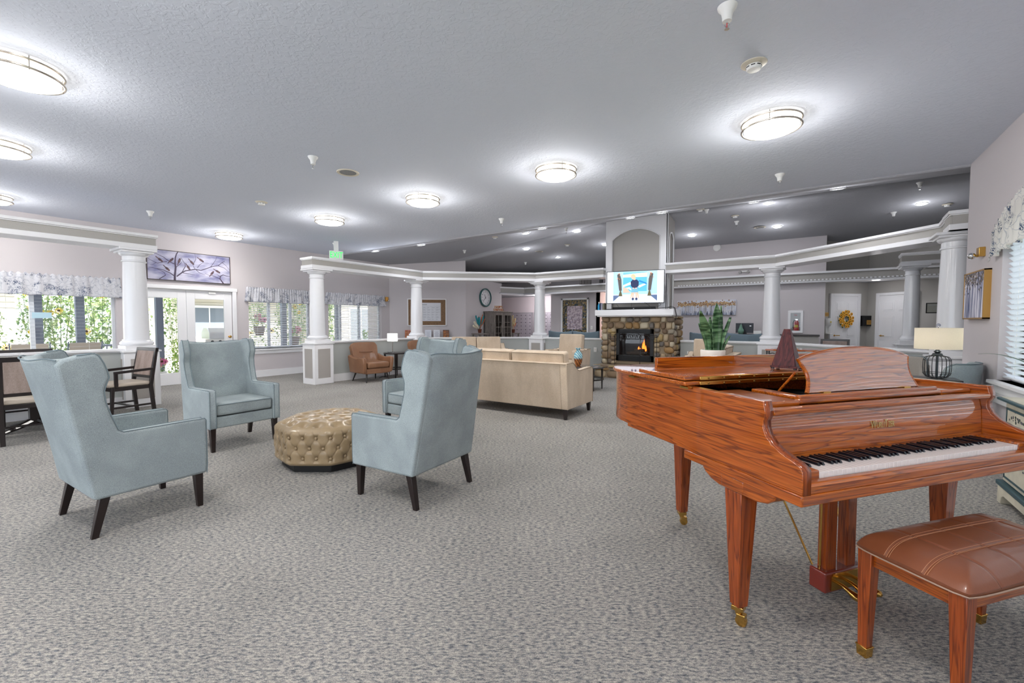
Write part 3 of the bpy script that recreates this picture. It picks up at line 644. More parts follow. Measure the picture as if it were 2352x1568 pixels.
# ------------------------------------------------------------------ ceiling fittings
EM = mat('lit diffuser', c(255, 250, 240), emit=LAMP)
NICK = mat('brushed nickel', c(190, 182, 172), .3, 1)
def bulb(t, kind, watts, loc, size, col, spot=None):
    d = bpy.data.lights.new('bulb', kind); d.energy = watts; d.color = col; d.shadow_soft_size = size
    if spot: d.spot_size = spot; d.spot_blend = .6
    o = bpy.data.objects.new('bulb_light', d); C.objects.link(o); o.parent = t; o.location = loc; return o
def ceiling_light(label, x, y):
    t = thing('ceiling_light', label, 'ceiling light', (x, y, CZ), rnd.uniform(0, 1), 'round ceiling lights')
    bulb(t, 'POINT', LAMP_W, (0, 0, -.18), .18, (1, .97, .94)); bulb(t, 'SPOT', LAMP_W * 2.2, (0, 0, -.14), .18, (1, .97, .94), R(168))
    obj('diffuser', M().lathe([(0, 0), (.215, 0), (.222, -.01), (.222, -.085), (.20, -.105), (.12, -.118), (0, -.122)], seg=40), EM, t, smooth=50)
    b = M()
    for z in (-.022, -.082): b.tube([(.243 * math.cos(a), .243 * math.sin(a), z) for a in [2 * math.pi * i / 48 for i in range(48)]], .009, 8, True)
    obj('ring_trim', b, NICK, t)
    for k in range(4): a = k * math.pi / 2; obj('post', M().box(.238 * math.cos(a) - .004, .238 * math.cos(a) + .004, .238 * math.sin(a) - .004, .238 * math.sin(a) + .004, -.095, 0), NICK, t)
    return t
for l, x, y in (('largest fully visible round ceiling light, above the piano', -.34, 4.77), ('round ceiling light left of the piano one, above beige sofa', -2.60, 4.79), ('third round ceiling light from the right in the row', -4.83, 4.76), ('fourth round ceiling light in the row, left of centre', -7.14, 4.74), ('round ceiling light nearest the bird painting', -10.15, 4.39), ('round ceiling light cut by upper left picture edge', -4.82, .70)): ceiling_light(l, x, y)
ceiling_light('round ceiling light second from the left in near row', -7.05, .85)
ceiling_light('round ceiling light near patio window, mostly cut off', -10.0, 1.1)
for x, y, l in ((-2.6, .3, 'above the camera, left of the bench'), (-.1, .6, 'above the camera at the bench'), (-4.8, -3, 'in rear row, second from the right wall side'), (-7.1, -3, 'in rear row near the patio windows'), (-2.6, -3, 'in rear row at the middle'), (-.2, -3, 'in rear row next to the right wall')): ceiling_light('round ceiling light out of view ' + l, x, y)  # unseen fixtures, added for the light they give the room
SE = mat('lit downlight lens', c(250, 250, 255), emit=SPOT)
DL = [(-6.25, 9.87), (-4.55, 7.81), (-5.26, 10.91), (-3.23, 9.28), (-2.32, 8.39), (-1.03, 10.48), (-.79, 10.95), (.31, 8.61), (1.82, 12.15), (-.72, 12.67), (-2.70, 12.66), (-5.18, 12.66), (-7.21, 13.47), (-7.22, 11.45), (-7.82, 7.64), (-9.34, 7.5)]
names = ['above column at mailboxes, on the near slope', 'second on near slope left of chimney', 'brightest just left of chimney', 'directly above the chimney breast', 'above right edge of the chimney', 'above right column, left of a close pair', 'right one of the close pair', 'tucked under the ceiling edge at right', 'rightmost on the dark vault', 'large one above right column', 'right of chimney on dark vault', 'touching left edge of the chimney', 'lowest on the vault left of chimney', 'left of the lowest one', 'near exit sign, second from left', 'leftmost beside exit sign']
proto = None
for (x, y), nm in zip(DL, names):
    if proto is None:
        proto = thing('recessed_downlight', '', 'downlight', (0, 0, 0), 0, 'recessed downlights'); obj('lens', M().cyl(0, 0, -.012, .0, .065, 20), SE, proto); obj('trim_ring', M().lathe([(.065, -.014), (.09, -.01), (.09, 0), (.065, 0), (.065, -.014)], seg=24, cap=False), WHITE, proto); d = proto; bulb(proto, 'SPOT', SPOT_W, (0, 0, -.03), .06, (.93, .95, 1), R(140)); bulb(proto, 'POINT', 6, (0, 0, -.30), .12, (.95, .96, 1))  # the point light hung below each lens is added to brighten the vault
        d.location = (x, y, vz(x, y) - .045); d['label'] = 'recessed downlight ' + nm; reg(proto)
    else: d = dup(proto, (x, y, vz(x, y) - .045), 0, 'recessed downlight ' + nm)
    d.scale = (1.15,) * 3
    e = .02; gx = (vz(x + e, y) - vz(x - e, y)) / (2 * e); gy = (vz(x, y + e) - vz(x, y - e)) / (2 * e)
    d.rotation_euler = Vector((-gx, -gy, 1)).to_track_quat('Z', 'Y').to_euler()
for x, y, w, l in ((-8.85, 14.7, 26, 'recessed downlight in low ceiling over the mailboxes'), (-5.2, 15.4, 28, 'added downlight lightening the pink hall beyond the mantel'), (1.35, 14.3, 2.5, 'added hidden downlight lightening the two office doors')):  # hall and office door downlights are added to lighten those dark spaces
    d = dup(proto, (x, y, 2.395), 0, l)
    for ch in d.children:
        if ch.type == 'LIGHT' and w < 10: ch.data = ch.data.copy(); ch.data.energy *= .16
    bulb(d, 'POINT', w, (0, 0, -.12), .08, (1, .95, .95))
def sprinkler(label, x, y, z=None):
    z = CZ if z is None else z
    t = thing('sprinkler', label, 'sprinkler', (x, y, z), 0, 'ceiling sprinklers')
    obj('escutcheon', M().lathe([(.0, 0), (.055, 0), (.052, -.012), (.034, -.035), (.028, -.06), (.026, -.085), (0, -.09)], seg=20), WHITE, t)
    b = M().tube([(0, 0, -.09), (.012, 0, -.105), (.003, 0, -.125)], .003, 6).tube([(0, 0, -.09), (-.012, 0, -.105), (-.003, 0, -.125)], .003, 6).cyl(0, 0, -.131, -.128, .014, 12); obj('spray_head', b, CHROME, t)
    if x > -1 and y < 4: obj('bulb', M().cyl(0, 0, -.12, -.095, .003, 8), mat('red glass bulb', c(200, 40, 40), .2), t)
    return t
for l, x, y in (('nearest white sprinkler at top of the picture', -.45, 2.94), ('white sprinkler beside the ceiling speaker grille', -4.69, 2.92), ('white sprinkler near the left column', -9.22, 2.78), ('white sprinkler right of the light above piano', -.36, 6.55), ('white sprinkler above the clock near ceiling edge', -4.64, 6.52), ('white sprinkler over the exit sign', -9.30, 6.30)): sprinkler(l, x, y)
for l, x, y in (('sprinkler left of chimney near vault ridge', -5.34, 10.42), ('sprinkler on vault above the clock', -8.46, 10.0), ('faint sprinkler low on vault left of chimney', -8.38, 13.23), ('sprinkler just right of the chimney top', -2.01, 10.89), ('sprinkler right of chimney, lower one', -1.53, 11.96), ('sprinkler near right end of ceiling edge', 1.61, 10.97), ('sprinkler on dark vault above the long beam', 1.44, 12.57)): sprinkler(l, x, y, vz(x, y) - .03)
CREAM = mat('cream plastic', c(222, 214, 196), .5)
def detector(label, x, y, z, s_=1):
    t = thing('smoke_detector', label, 'smoke detector', (x, y, z), 0, 'smoke detectors')
    obj('base', M().lathe([(0, 0), (.085 * s_, 0), (.085 * s_, -.006), (.06 * s_, -.016), (0, -.016)], seg=28), CREAM, t)
    obj('sensor', M().lathe([(0, -.016), (.05 * s_, -.016), (.05 * s_, -.035), (.044 * s_, -.046), (0, -.048)], seg=28), WHITE, t)
    b = M()
    for k in range(8): a = k * math.pi / 4; s0 = len(b.v); b.box(.049, .0515, -.013, .013, -.03, -.024); b.tf(Matrix.Rotation(a, 4, 'Z'), s0)
    obj('vent_slot', b, BLACK, t); return t
detector('cream smoke detector between nearest sprinkler and piano light', -.38, 3.68, CZ); detector('smoke detector above the bird painting', -7.09, 3.54, CZ)
for l, x, y in (('smoke detector left of chimney by the ceiling edge', -7.01, 9.54), ('smoke detector between downlights left of chimney', -6.18, 12.13), ('smoke detector at top right of chimney', -2.13, 10.81), ('smoke detector right of the chimney, lower one', -1.51, 11.54), ('smoke detector near the right wall on dark vault', 2.25, 12.42)): detector(l, x, y, vz(x, y) - .034)
def speaker(label, x, y, z):
    t = thing('ceiling_speaker', label, 'speaker', (x, y, z), 0, 'ceiling speakers'); obj('rim', M().lathe([(.10, -.004), (.13, -.009), (.135, 0), (.10, 0), (.10, -.004)], seg=32, cap=False), CREAM, t)
    obj('grille', M().cyl(0, 0, -.005, 0, .10, 32), mat('speaker grille', c(150, 150, 148), .6, bump=.8, bscale=400, col2=c(90, 90, 90), scale=350), t)
speaker('round ceiling speaker grille right of the near sprinkler', -4.81, 3.46, CZ); speaker('round speaker on vault left of chimney', -7.2, 12.16, vz(-7.2, 12.16) - .034); speaker('round speaker on vault right of chimney', -1.09, 12.63, vz(-1.09, 12.63) - .034)
# exit sign
t = thing('exit_sign', 'green lettered EXIT sign hanging from ceiling above left beams', 'exit sign', (-9.06, 6.17, 2.87), R(62))
obj('housing', M().box(-.15, .15, -.02, .02, -.10, .10), WHITE, t, bev=.004); obj('mount', M().box(-.05, .05, -.015, .015, .10, .32), WHITE, t)
text('lettering', 'EXIT', .19, mat('exit green', c(40, 220, 90), emit=1.2), t, (0, -.024, 0), (R(90), 0, 0), .001, .72)

# ------------------------------------------------------------------ things on the walls
t = thing('bird_painting', 'wide painting of birds on bare branches above the glass door', 'painting', (WX + .02, 4.01, 2.51), R(90))
PW, PH = .77, .31
obj('canvas_frame', M().box(-PW, PW, -.0, .02, -PH, PH).box(-PW, PW, -.03, 0, -PH, -PH + .012).box(-PW, PW, -.03, 0, PH - .012, PH).box(-PW, -PW + .012, -.03, 0, -PH, PH).box(PW - .012, PW, -.03, 0, -PH, PH), mat('dark bronze frame', c(70, 60, 58), .5), t)
obj('canvas', M().box(-PW + .012, PW - .012, -.022, -.001, -PH + .012, PH - .012), mat('lavender sky paint', c(106, 108, 150), .6, col2=c(190, 188, 206), scale=2.6, stretch=(1, 1, 2.4), lo=.33, hi=.62, detail=6), t)
def bp(X, Y):
    u = (X - 95) / 2090; yt = 105 + 215 * u; yb = 905 + 120 * u; return ((u * 2 - 1) * PW, -.024, (1 - 2 * (Y - yt) / (yb - yt)) * PH)
KB = 1.15
BR = [([(730, 930), (735, 800), (760, 600), (750, 480), (760, 350), (790, 250), (835, 180)], .020), ([(735, 830), (640, 750), (480, 670), (320, 630), (150, 600)], .009), ([(760, 520), (640, 460), (560, 400), (480, 330), (380, 280), (190, 180)], .008),
      ([(560, 450), (430, 470), (340, 490), (250, 450), (100, 350)], .006), ([(310, 480), (250, 520), (170, 535)], .004), ([(780, 830), (920, 720), (1000, 680), (1240, 640), (1390, 665), (1530, 620), (1700, 560), (1850, 540), (1960, 460), (2040, 420)], .012),
      ([(900, 740), (1000, 560), (990, 500), (930, 400), (890, 330)], .007), ([(760, 600), (880, 500), (930, 430)], .006), ([(930, 735), (1100, 760), (1230, 790)], .006), ([(1250, 640), (1350, 730), (1500, 790)], .006), ([(1240, 640), (1200, 560), (1180, 490)], .005),
      ([(1210, 480), (1270, 370), (1240, 230)], .005), ([(1300, 600), (1360, 520), (1440, 470), (1600, 490)], .005), ([(1650, 570), (1740, 460), (1790, 390), (1820, 310)], .005), ([(1850, 540), (2020, 600), (2160, 720)], .006), ([(1960, 460), (2060, 530), (2170, 650)], .005),
      ([(1990, 1010), (1890, 880), (1910, 810), (1980, 780), (2080, 810), (2170, 815)], .012), ([(1890, 880), (1700, 800), (1590, 790), (1490, 740)], .006), ([(1910, 830), (1800, 760)], .005), ([(370, 900), (520, 800), (480, 720), (330, 640)], .008)]
b = M()
for pts, w in BR:
    q = [bp(*p) for p in pts]; s0 = len(b.v); w *= KB; b.tube(q, w, 6, rr=[w * (1 - .65 * i / (len(q) - 1)) for i in range(len(q))])
b.v = [(x, -.022 + (y + .024) * .1, z) for x, y, z in b.v]
obj('painted_branch', b, mat('branch paint', c(66, 56, 76), .6), t)
for X, Y, a in ((400, 400, -40), (660, 410, 50), (850, 430, 70), (560, 630, -45), (1070, 590, -60), (1160, 460, -50), (1400, 400, -35), (1680, 740, 55), (1830, 690, -30)):
    b = M(); x, y, z = bp(X, Y); q = R(a); ca, sa = math.cos(q), math.sin(q)
    for d_, w, h in ((0, .045, .023), (.042, .02, .018), (-.06, .042, .009)):
        s0 = len(b.v); b.ball((0, 0, 0), 1, 10, 6, w, .003, h); b.tf(Matrix.Translation((x + d_ * ca, -.023, z + d_ * sa)) @ Matrix.Rotation(-q, 4, 'Y'), s0)
    obj('painted_bird', b, mat('bird paint', c(62, 48, 60), .6, col2=c(100, 74, 78), scale=30), t)
# right wall picture
t = thing('forest_painting', 'gilt framed blue birch canvas on the right wall by the window', 'painting', (RX - .02, 6.86, 1.62), R(-90))
obj('canvas_frame', M().box(-.36, .36, -.035, .02, -.26, -.245).box(-.36, .36, -.035, .02, .245, .26).box(-.36, -.345, -.035, .02, -.26, .26).box(.345, .36, -.035, .02, -.26, .26), mat('gold frame', c(190, 148, 84), .35, .8), t)
m = mat('birch paint', c(80, 92, 132), .6, col2=c(222, 220, 232), scale=16, stretch=(2.2, 1, .12), lo=.42, hi=.56, detail=5)
obj('canvas', M().box(-.345, .345, -.03, .01, -.245, .245), m, t)
b = M()
for i in range(260): x = rnd.uniform(-.34, .34); z = .245 - abs(rnd.gauss(0, .085)); b.ball((x, -.031, max(z, -.1)), .012, 5, 4, rnd.uniform(.5, 1), .12, rnd.uniform(.6, 1.4))
obj('painted_foliage', b, mat('foliage paint', c(52, 58, 78), .6, col2=c(150, 132, 110), scale=40), t)
t = thing('emergency_light', 'small brass emergency light beside arched valance on right wall', 'lamp', (RX - .0, 6.78, 2.08)); obj('backplate', M().box(-.05, 0, -.05, .05, -.05, .05), BRASS, t, bev=.004); obj('bulb', M().ball((-.09, .02, -.035), .035), CHROME, t); obj('arm', M().tube([(-.04, 0, -.04), (-.09, .02, -.03)], .012, 8), BRASS, t)
t = thing('emergency_light', 'small brass emergency light right of the third valance', 'lamp', (WX, 9.3, 2.06)); obj('backplate', M().box(0, .05, -.05, .05, -.07, .07), BRASS, t, bev=.004); obj('bulb', M().ball((.08, .03, -.05), .03), CHROME, t)
# tree canvas on the back wall
t = thing('tree_painting', 'wide canvas of golden trees with white trunks on back wall', 'painting', (-2.54, 13.86, 1.76)); 
obj('canvas', M().box(-.80, .80, -.0, .03, -.215, .215), mat('sky and marsh paint', c(226, 226, 232), .6, col2=c(200, 206, 222), scale=6), t)
b = M()
for i in range(230): x = rnd.uniform(-.79, .79); h = rnd.uniform(.03, .13); b.box(x - .003, x + .004, -.003, 0, -.213, -.213 + h)
obj('painted_reeds', b, mat('reed paint', c(120, 134, 166), .6, col2=c(160, 168, 190), scale=12), t)
b = M()
for i in range(60): x = rnd.uniform(-.78, .78); b.box(x - .0025, x + .0025, -.004, 0, -.15, .1)
obj('painted_trunk', b, mat('trunk paint', c(168, 160, 156), .6), t)
b = M()
for i in range(420): x = rnd.uniform(-.78, .78); z = .11 + rnd.gauss(0, .032); b.ball((x, -.005, z), .02, 6, 4, rnd.uniform(.6, 1.2), .15, rnd.uniform(.6, 1.1))
obj('painted_canopy', b, island_mat('gold leaf paint', [c(168, 132, 96), c(196, 160, 116), c(140, 106, 84), c(212, 184, 140)], .6, 0), t)
# cork notice board on the angled wall, and the papers below it
def on45(s_): return (-11.09 + s_ * D45, 9.43 + s_ * D45)
x, y = on45(1.17)
t = thing('notice_board', 'white framed cork board with calendar sheet behind the column', 'notice board', (x, y, 1.655), R(45))
obj('board_frame', M().box(-.62, .62, -.025, 0, -.44, -.41).box(-.62, .62, -.025, 0, .41, .44).box(-.62, -.59, -.025, 0, -.44, .44).box(.59, .62, -.025, 0, -.44, .44), TRIM, t)
obj('cork', M().box(-.6, .6, -.012, 0, -.42, .42), mat('cork', c(146, 116, 88), .9, col2=c(120, 94, 70), scale=60), t)
obj('calendar_sheet', M().box(-.28, .44, -.016, -.012, -.28, .31), mat('sheet', c(222, 224, 230), .7), t)
b = M()
for i in range(6):
    b.box(-.26, .42, -.0175, -.016, -.26 + i * .09, -.2575 + i * .09); b.box(-.26 + i * .136, -.2575 + i * .136, -.0175, -.016, -.26, .2)
for i in range(6):
    for j in range(5):
        for k in range(2): x0 = -.25 + j * .136; b.box(x0, x0 + rnd.uniform(.03, .1), -.0175, -.016, -.235 + i * .075 + k * .02, -.229 + i * .075 + k * .02)
b.box(-.24, .0, -.0175, -.016, .24, .262)
obj('printed_line', b, mat('grey ink', c(160, 162, 172), .7), t)
x, y = on45(1.1)
t = thing('console_table', 'narrow dark console under the cork notice board', 'table', (x + .2 * D45, y - .2 * D45, 0), R(45)); obj('top', M().box(-.85, .95, -.17, .17, .80, .83), mat('grey console top', c(96, 94, 92), .4), t, bev=.003)
for sx in (-.8, .9):
    for sy in (-.14, .14): obj('leg', M().box(sx - .02, sx + .02, sy - .02, sy + .02, 0, .8), DARKW, t)
PR = [('autumn flyer with red lettering, leftmost on the console', .57, c(190, 120, 110)), ('white notice on console just right of column', 1.20, c(226, 230, 240)), ('white schedule sheet on console, second right of column', 1.47, c(232, 234, 240)), ('dark brochure with orange boxes, rightmost on console', 1.77, c(96, 78, 66))]
for l, s_, cc in PR:
    x, y = on45(s_); t = thing('brochure', l, 'brochure', (x + .1, y - .1, .83), R(45), 'papers on the console'); b = M().box(-.1, .1, 0, .004, 0, .265); b.tf(Matrix.Rotation(R(-10), 4, 'X'))
    obj('sheet', b, mat('sheet %s' % l[:4] + str(s_), cc, .5), t); q = M()
    for k in range(8):
        w = rnd.uniform(.04, .08); q.box(-w, w, -.002, 0, .03 + k * .024, .036 + k * .024)
    if cc[0] > .6: obj('printed_line', q.tf(Matrix.Rotation(R(-10), 4, 'X')), mat('grey ink', c(160, 162, 172), .7), t)
    else:
        q = M()
        for k in range(4): q.box(-.085, -.005, -.003, 0, .02 + k * .06, .065 + k * .06); q.box(.01, .085, -.003, 0, .03 + k * .055, .06 + k * .055)
        obj('printed_box', q.tf(Matrix.Rotation(R(-10), 4, 'X')), mat('orange print', c(206, 130, 60), .5, col2=c(120, 60, 40), scale=14), t)
    obj('easel', M().box(-.06, .06, -.03, .05, 0, .012), BLACK, t)
# clock wall (faces +x)
t = thing('wall_clock', 'round wall clock with teal rim above the grey cabinet', 'clock', (-9.38, 12.17, 2.19), R(90))
b = M().lathe([(.275, 0), (.315, 0), (.32, .05), (.30, .07), (.275, .06), (.275, 0)], seg=48, cap=False); b.tf(Matrix.Rotation(R(90), 4, 'X')); obj('rim', b, mat('teal enamel', c(52, 96, 96), .35), t)
b = M().cyl(0, 0, 0, .03, .28, 48); b.tf(Matrix.Rotation(R(90), 4, 'X')); obj('dial', b, mat('dial', c(222, 222, 226), .5), t)
b = M()
for k in range(60): s0 = len(b.v); b.box(-.003, .003, -.031, -.03, .245, .262 if k % 5 else .268); b.tf(Matrix.Rotation(k * math.pi / 30, 4, 'Y'), s0)
obj('minute_mark', b, BLACK, t)
for k in range(1, 13): a = k * math.pi / 6; text('numeral', str(k), .075, mat('numeral grey', c(120, 122, 126), .6), t, (.2 * math.sin(a), -.031, .2 * math.cos(a)), (R(90), 0, 0))
for nm, a, L_, w in (('hour_hand', R(-28), .13, .008), ('minute_hand', R(225), .2, .006)): obj(nm, M().box(-w, w, -.036, -.033, -.04, L_).tf(Matrix.Rotation(a, 4, 'Y')), BLACK, t)
# weathered cabinet
CAB = wood('weathered grey wood', c(142, 134, 128), c(124, 116, 110), c(94, 86, 82), .6, axis=2, sc=1)
t = thing('display_cabinet', 'weathered grey cabinet with two glass doors below the clock', 'cabinet', (-9.13, 12.62, 0), R(90))
obj('carcass', M().box(-.55, .55, -.2, .2, 0, .06).box(-.55, -.52, -.2, .2, 0, 1.68).box(.52, .55, -.2, .2, 0, 1.68).box(-.55, .55, .18, .2, 0, 1.68).box(-.52, .52, -.19, .18, .55, .57).box(-.52, .52, -.19, .18, .95, .97).box(-.52, .52, -.19, .18, 1.32, 1.34), CAB, t, bev=.003)
obj('cornice', M().box(-.58, .58, -.23, .22, 1.68, 1.72), CAB, t, bev=.006)
for k, x0 in enumerate((-.53, .01)):
    o = obj('door', M().box(x0, x0 + .07, -.225, -.2, .06, 1.67).box(x0 + .45, x0 + .52, -.225, -.2, .06, 1.67).box(x0 + .07, x0 + .45, -.225, -.2, 1.58, 1.67).box(x0 + .07, x0 + .45, -.225, -.2, .06, .18).box(x0 + .07, x0 + .45, -.222, -.205, 1.16, 1.18).box(x0 + .07, x0 + .45, -.222, -.205, .75, .77).box(x0 + .25, x0 + .265, -.222, -.205, .18, 1.58), CAB, t, bev=.003)
    obj('handle', M().tube([((-.04 if k == 0 else .04), -.225, .88), ((-.04 if k == 0 else .04), -.26, .9), ((-.04 if k == 0 else .04), -.26, 1.1), ((-.04 if k == 0 else .04), -.225, 1.12)], .007, 8), BLACK, o)
for nm, l, x, z, w, h, cc in (('folder', 'green card leaning inside cabinet, upper left', -.38, 1.345, .12, .12, c(150, 160, 120)), ('plate', 'pale framed plate leaning inside cabinet, right side', .3, .98, .2, .26, c(190, 176, 160)), ('photo_frame', 'dark picture frame inside cabinet, left middle', -.3, .98, .16, .2, c(70, 74, 76))):
    tag(obj(nm, M().box(-w / 2, w / 2, 0, .015, 0, h), mat(nm + ' card', cc, .5), loc=(-9.17, 12.62 + x, z), rot=(0, 0, R(90))), l, nm.replace('_', ' '))
t = thing('harvest_sign', 'small wooden cut out sign reading HAPPY HARVEST on the cabinet', 'sign', (-9.1, 12.6, 1.722), R(80)); HM = mat('orange wood letters', c(196, 150, 108), .6)
text('lettering', 'HAPPY', .13, HM, t, (0, 0, .145), (R(90), 0, 0), .012); text('lettering', 'HARVEST', .12, HM, t, (0, 0, .055), (R(90), 0, 0), .012); obj('base', M().box(-.25, .25, -.02, .02, 0, .012), HM, t)
b = M()
for x, z in ((-.1, .05), (.03, .15), (.12, .06)): b.ball((x, -.015, z), .028, 8, 6, 1, .4, .8)
obj('pumpkin', b, mat('rust paint', c(176, 74, 40), .6), t)
def dried(label, x, y, z, cols, s_=1):
    t = thing('dried_arrangement', label, 'dried flowers', (x, y, z)); obj('pot', M().lathe([(0, 0), (.05, 0), (.07, .12), (.075, .13), (0, .13)], seg=20), mat('brown pot', c(96, 48, 30), .4), t)
    for nm, cc, n, a0, a1, L_ in cols:
        b = M()
        for k in range(n):
            a = R(rnd.uniform(a0, a1)); f = rnd.uniform(-.35, .35); l2 = L_ * rnd.uniform(.75, 1.1)
            p = [(0, 0, .1), (math.sin(f) * .3 * l2, math.sin(a) * .5 * l2, .1 + math.cos(a) * .55 * l2), (math.sin(f) * .5 * l2, math.sin(a) * l2, .1 + math.cos(a) * l2)]
            b.tube(p, .004, 5)
            for j in range(9): u = .45 + .06 * j; b.ball((p[2][0] * u, p[2][1] * u, .1 + (p[2][2] - .1) * u + rnd.uniform(-.01, .01)), .03 if 'plume' in nm else .016, 6, 5, 1, 1, 1.2)
        obj(nm, b, mat(nm.replace('_', ' '), cc, .9), t)
    return t
dried('dried arrangement of white and teal plumes left of the cabinet', -9.12, 11.55, .98, [('white_plume', c(222, 212, 190), 5, -70, -40, .38), ('teal_plume', c(40, 128, 138), 5, -22, 24, .5), ('rust_stem', c(176, 98, 60), 7, -30, 70, .5)])
dried('dried arrangement with cream and rust stems right of the cabinet', -9.05, 13.45, .95, [('cream_plume', c(206, 190, 150), 6, -25, 25, .55), ('rust_stem', c(176, 98, 60), 4, -20, 30, .4)])
for y in (11.55, 13.45): tag(obj('side_table', M().box(-.2, .2, -.22, .22, .93, .965).box(-.18, -.14, -.2, -.16, 0, .93).box(.14, .18, -.2, -.16, 0, .93).box(-.18, -.14, .16, .2, 0, .93).box(.14, .18, .16, .2, 0, .93), CAB, loc=(-9.1, y, 0) if y < 12 else (-9.1, y, -.02)), 'grey side table under the ' + ('teal plume' if y < 12 else 'cream plume') + ' arrangement', 'table')
# mail room
for l, x0, ncol in (('left bank of metal mailboxes behind the column', -10.62, 5), ('right bank of metal mailboxes, partly behind column', -9.42, 5)):
    t = thing('mailbox_bank', l, 'mailboxes', (x0, 15.58, .66), 0, 'mailbox banks'); ST = mat('mailbox aluminium', c(176, 170, 176), .45, .3)
    obj('cabinet_frame', M().box(-.03, ncol * .215 + .03, -.05, 0, -.03, 7 * .15 + .04), ST, t)
    for i in range(ncol):
        for j in range(7):
            b = M().box(i * .215 + .006, i * .215 + .209, -.062, -.05, j * .15 + .006, j * .15 + .144); b.mi = 1
            b.box(i * .215 + .12, i * .215 + .185, -.064, -.062, j * .15 + .06, j * .15 + .085).box(i * .215 + .05, i * .215 + .062, -.064, -.062, j * .15 + .06, j * .15 + .08)
            obj('mailbox_door', b, [mat('mailbox door', c(190, 182, 190), .4, .2), mat('dark slot', c(74, 70, 78), .5)], t, smooth=0)
t = thing('notice_board', 'brown cork board with bright poster left of mailboxes', 'notice board', (-11.55, 14.6, 1.3), R(90)); obj('cork', M().box(-.75, .75, -.02, 0, -.62, .62), mat('cork', c(146, 116, 88)), t)
obj('poster', M().box(-.35, .55, -.024, -.02, -.1, .35), mat('poster print', c(226, 196, 186), .5, col2=c(120, 150, 80), scale=7, lo=.55, hi=.6), t); obj('poster', M().box(-.2, .45, -.024, -.02, -.55, -.15), mat('sheet', c(222, 224, 230), .7), t)
# leaded art glass
t = thing('art_glass', 'leaded art glass panel with jewelled border behind blue seats', 'art glass', (-7.0, 14.36, 1.5))
obj('frame', M().box(-.54, .54, -.04, 0, -.70, -.64).box(-.54, .54, -.04, 0, .64, .70).box(-.54, -.48, -.04, 0, -.7, .7).box(.48, .54, -.04, 0, -.7, .7), TRIM, t, bev=.004)
obj('border_glass', M().box(-.48, .48, -.01, 0, -.64, .64), mat('jewel glass', c(40, 60, 74), .15, col2=c(150, 130, 88), scale=16, lo=.42, hi=.58, detail=6, metal=.3), t)
obj('centre_glass', M().box(-.30, .30, -.014, -.01, -.42, .42), mat('swirl glass', c(150, 134, 144), .2, col2=c(206, 192, 198), scale=14, lo=.42, hi=.56), t)
b = M()
for k in range(26): b.ball((rnd.uniform(-.46, .46), -.014, rnd.uniform(-.6, .6)), .012, 6, 5, 1, .4, 1)
obj('glass_jewel', b, mat('pale jewel', c(200, 220, 250), .05, coat=1), t)
tag(obj('air_vent', M().box(-.22, -.17, 0, .02, -.09, .09).box(-.11, -.06, 0, .02, -.09, .09).box(.0, .05, 0, .02, -.09, .09).box(.11, .16, 0, .02, -.09, .09).box(-.24, .19, .01, .03, -.1, .1), mat('vent grey', c(78, 74, 72), .6), loc=(-6.3, 13.75, 2.72)), 'dark slotted vent above the soffit left of television', 'vent')
tag(obj('wall_speaker', M().box(-.05, .05, 0, .08, -.05, .05), BLACK, loc=(-5.75, 13.7, 2.69), bev=.005), 'small black box on the soffit left of television', 'speaker')
def plate(label, x, y, z, rz, name='light_switch', sw=True):
    t = thing(name, label, name.replace('_', ' '), (x, y, z), rz); obj('cover_plate', M().box(-.04, .04, -.008, 0, -.06, .06), WHITE, t, bev=.002); obj('toggle', M().box(-.01, .01, -.014, -.008, -.02, .02), CREAM, t)
plate('white wall switch right of the art glass', -6.35, 14.38, 1.15, 0); plate('white outlet on low wall left of the fireplace', -4.62, 10.70, .62, 0, 'wall_outlet'); plate('round outlet on low wall right of the fireplace', -2.3, 10.70, .60, 0, 'wall_outlet'); plate('thermostat on the pink hall wall left of the mantel', -5.6, 16.48, 2.2, 0, 'thermostat')
# back wall right: smoke horn, emergency lamp, extinguisher
b = M().lathe([(0, 0), (.10, 0), (.10, .03), (.07, .045), (0, .045)], seg=28); b.tf(Matrix.Rotation(R(90), 4, 'X')); tag(obj('fire_alarm', b, WHITE, loc=(-2.27, 13.9, 3.48)), 'round white alarm high on back wall right of chimney', 'alarm')
t = thing('emergency_light', 'white twin head emergency light on back wall above soffit', 'lamp', (-1.55, 13.9, 2.76)); obj('housing', M().box(-.14, .14, -.06, 0, -.03, .05), WHITE, t, bev=.01); obj('lamp_head', M().ball((-.1, -.06, -.03), .045).ball((.1, -.06, -.03), .045), mat('lamp head', c(170, 168, 166), .3), t)
t = thing('extinguisher_cabinet', 'white framed wall cabinet with glass front holding red extinguisher', 'cabinet', (-.32, 13.9, 1.35)); obj('frame', M().box(-.17, -.11, -.03, 0, -.30, .29).box(.11, .17, -.03, 0, -.30, .29).box(-.11, .11, -.03, 0, .23, .29).box(-.11, .11, -.03, 0, -.30, -.24).box(-.11, .11, .0, .005, -.24, .23), TRIM, t, bev=.003)
obj('back_panel', M().box(-.11, .11, -.004, 0, -.24, .23), mat('cabinet grey', c(150, 150, 150), .5), t)
obj('pane', M().box(-.11, .11, -.026, -.024, -.24, .23), GLASS, t, smooth=0); text('lettering', 'FIRE', .04, mat('red letters', c(180, 50, 50), .5), t, (0, -.028, .17), (R(90), 0, 0))
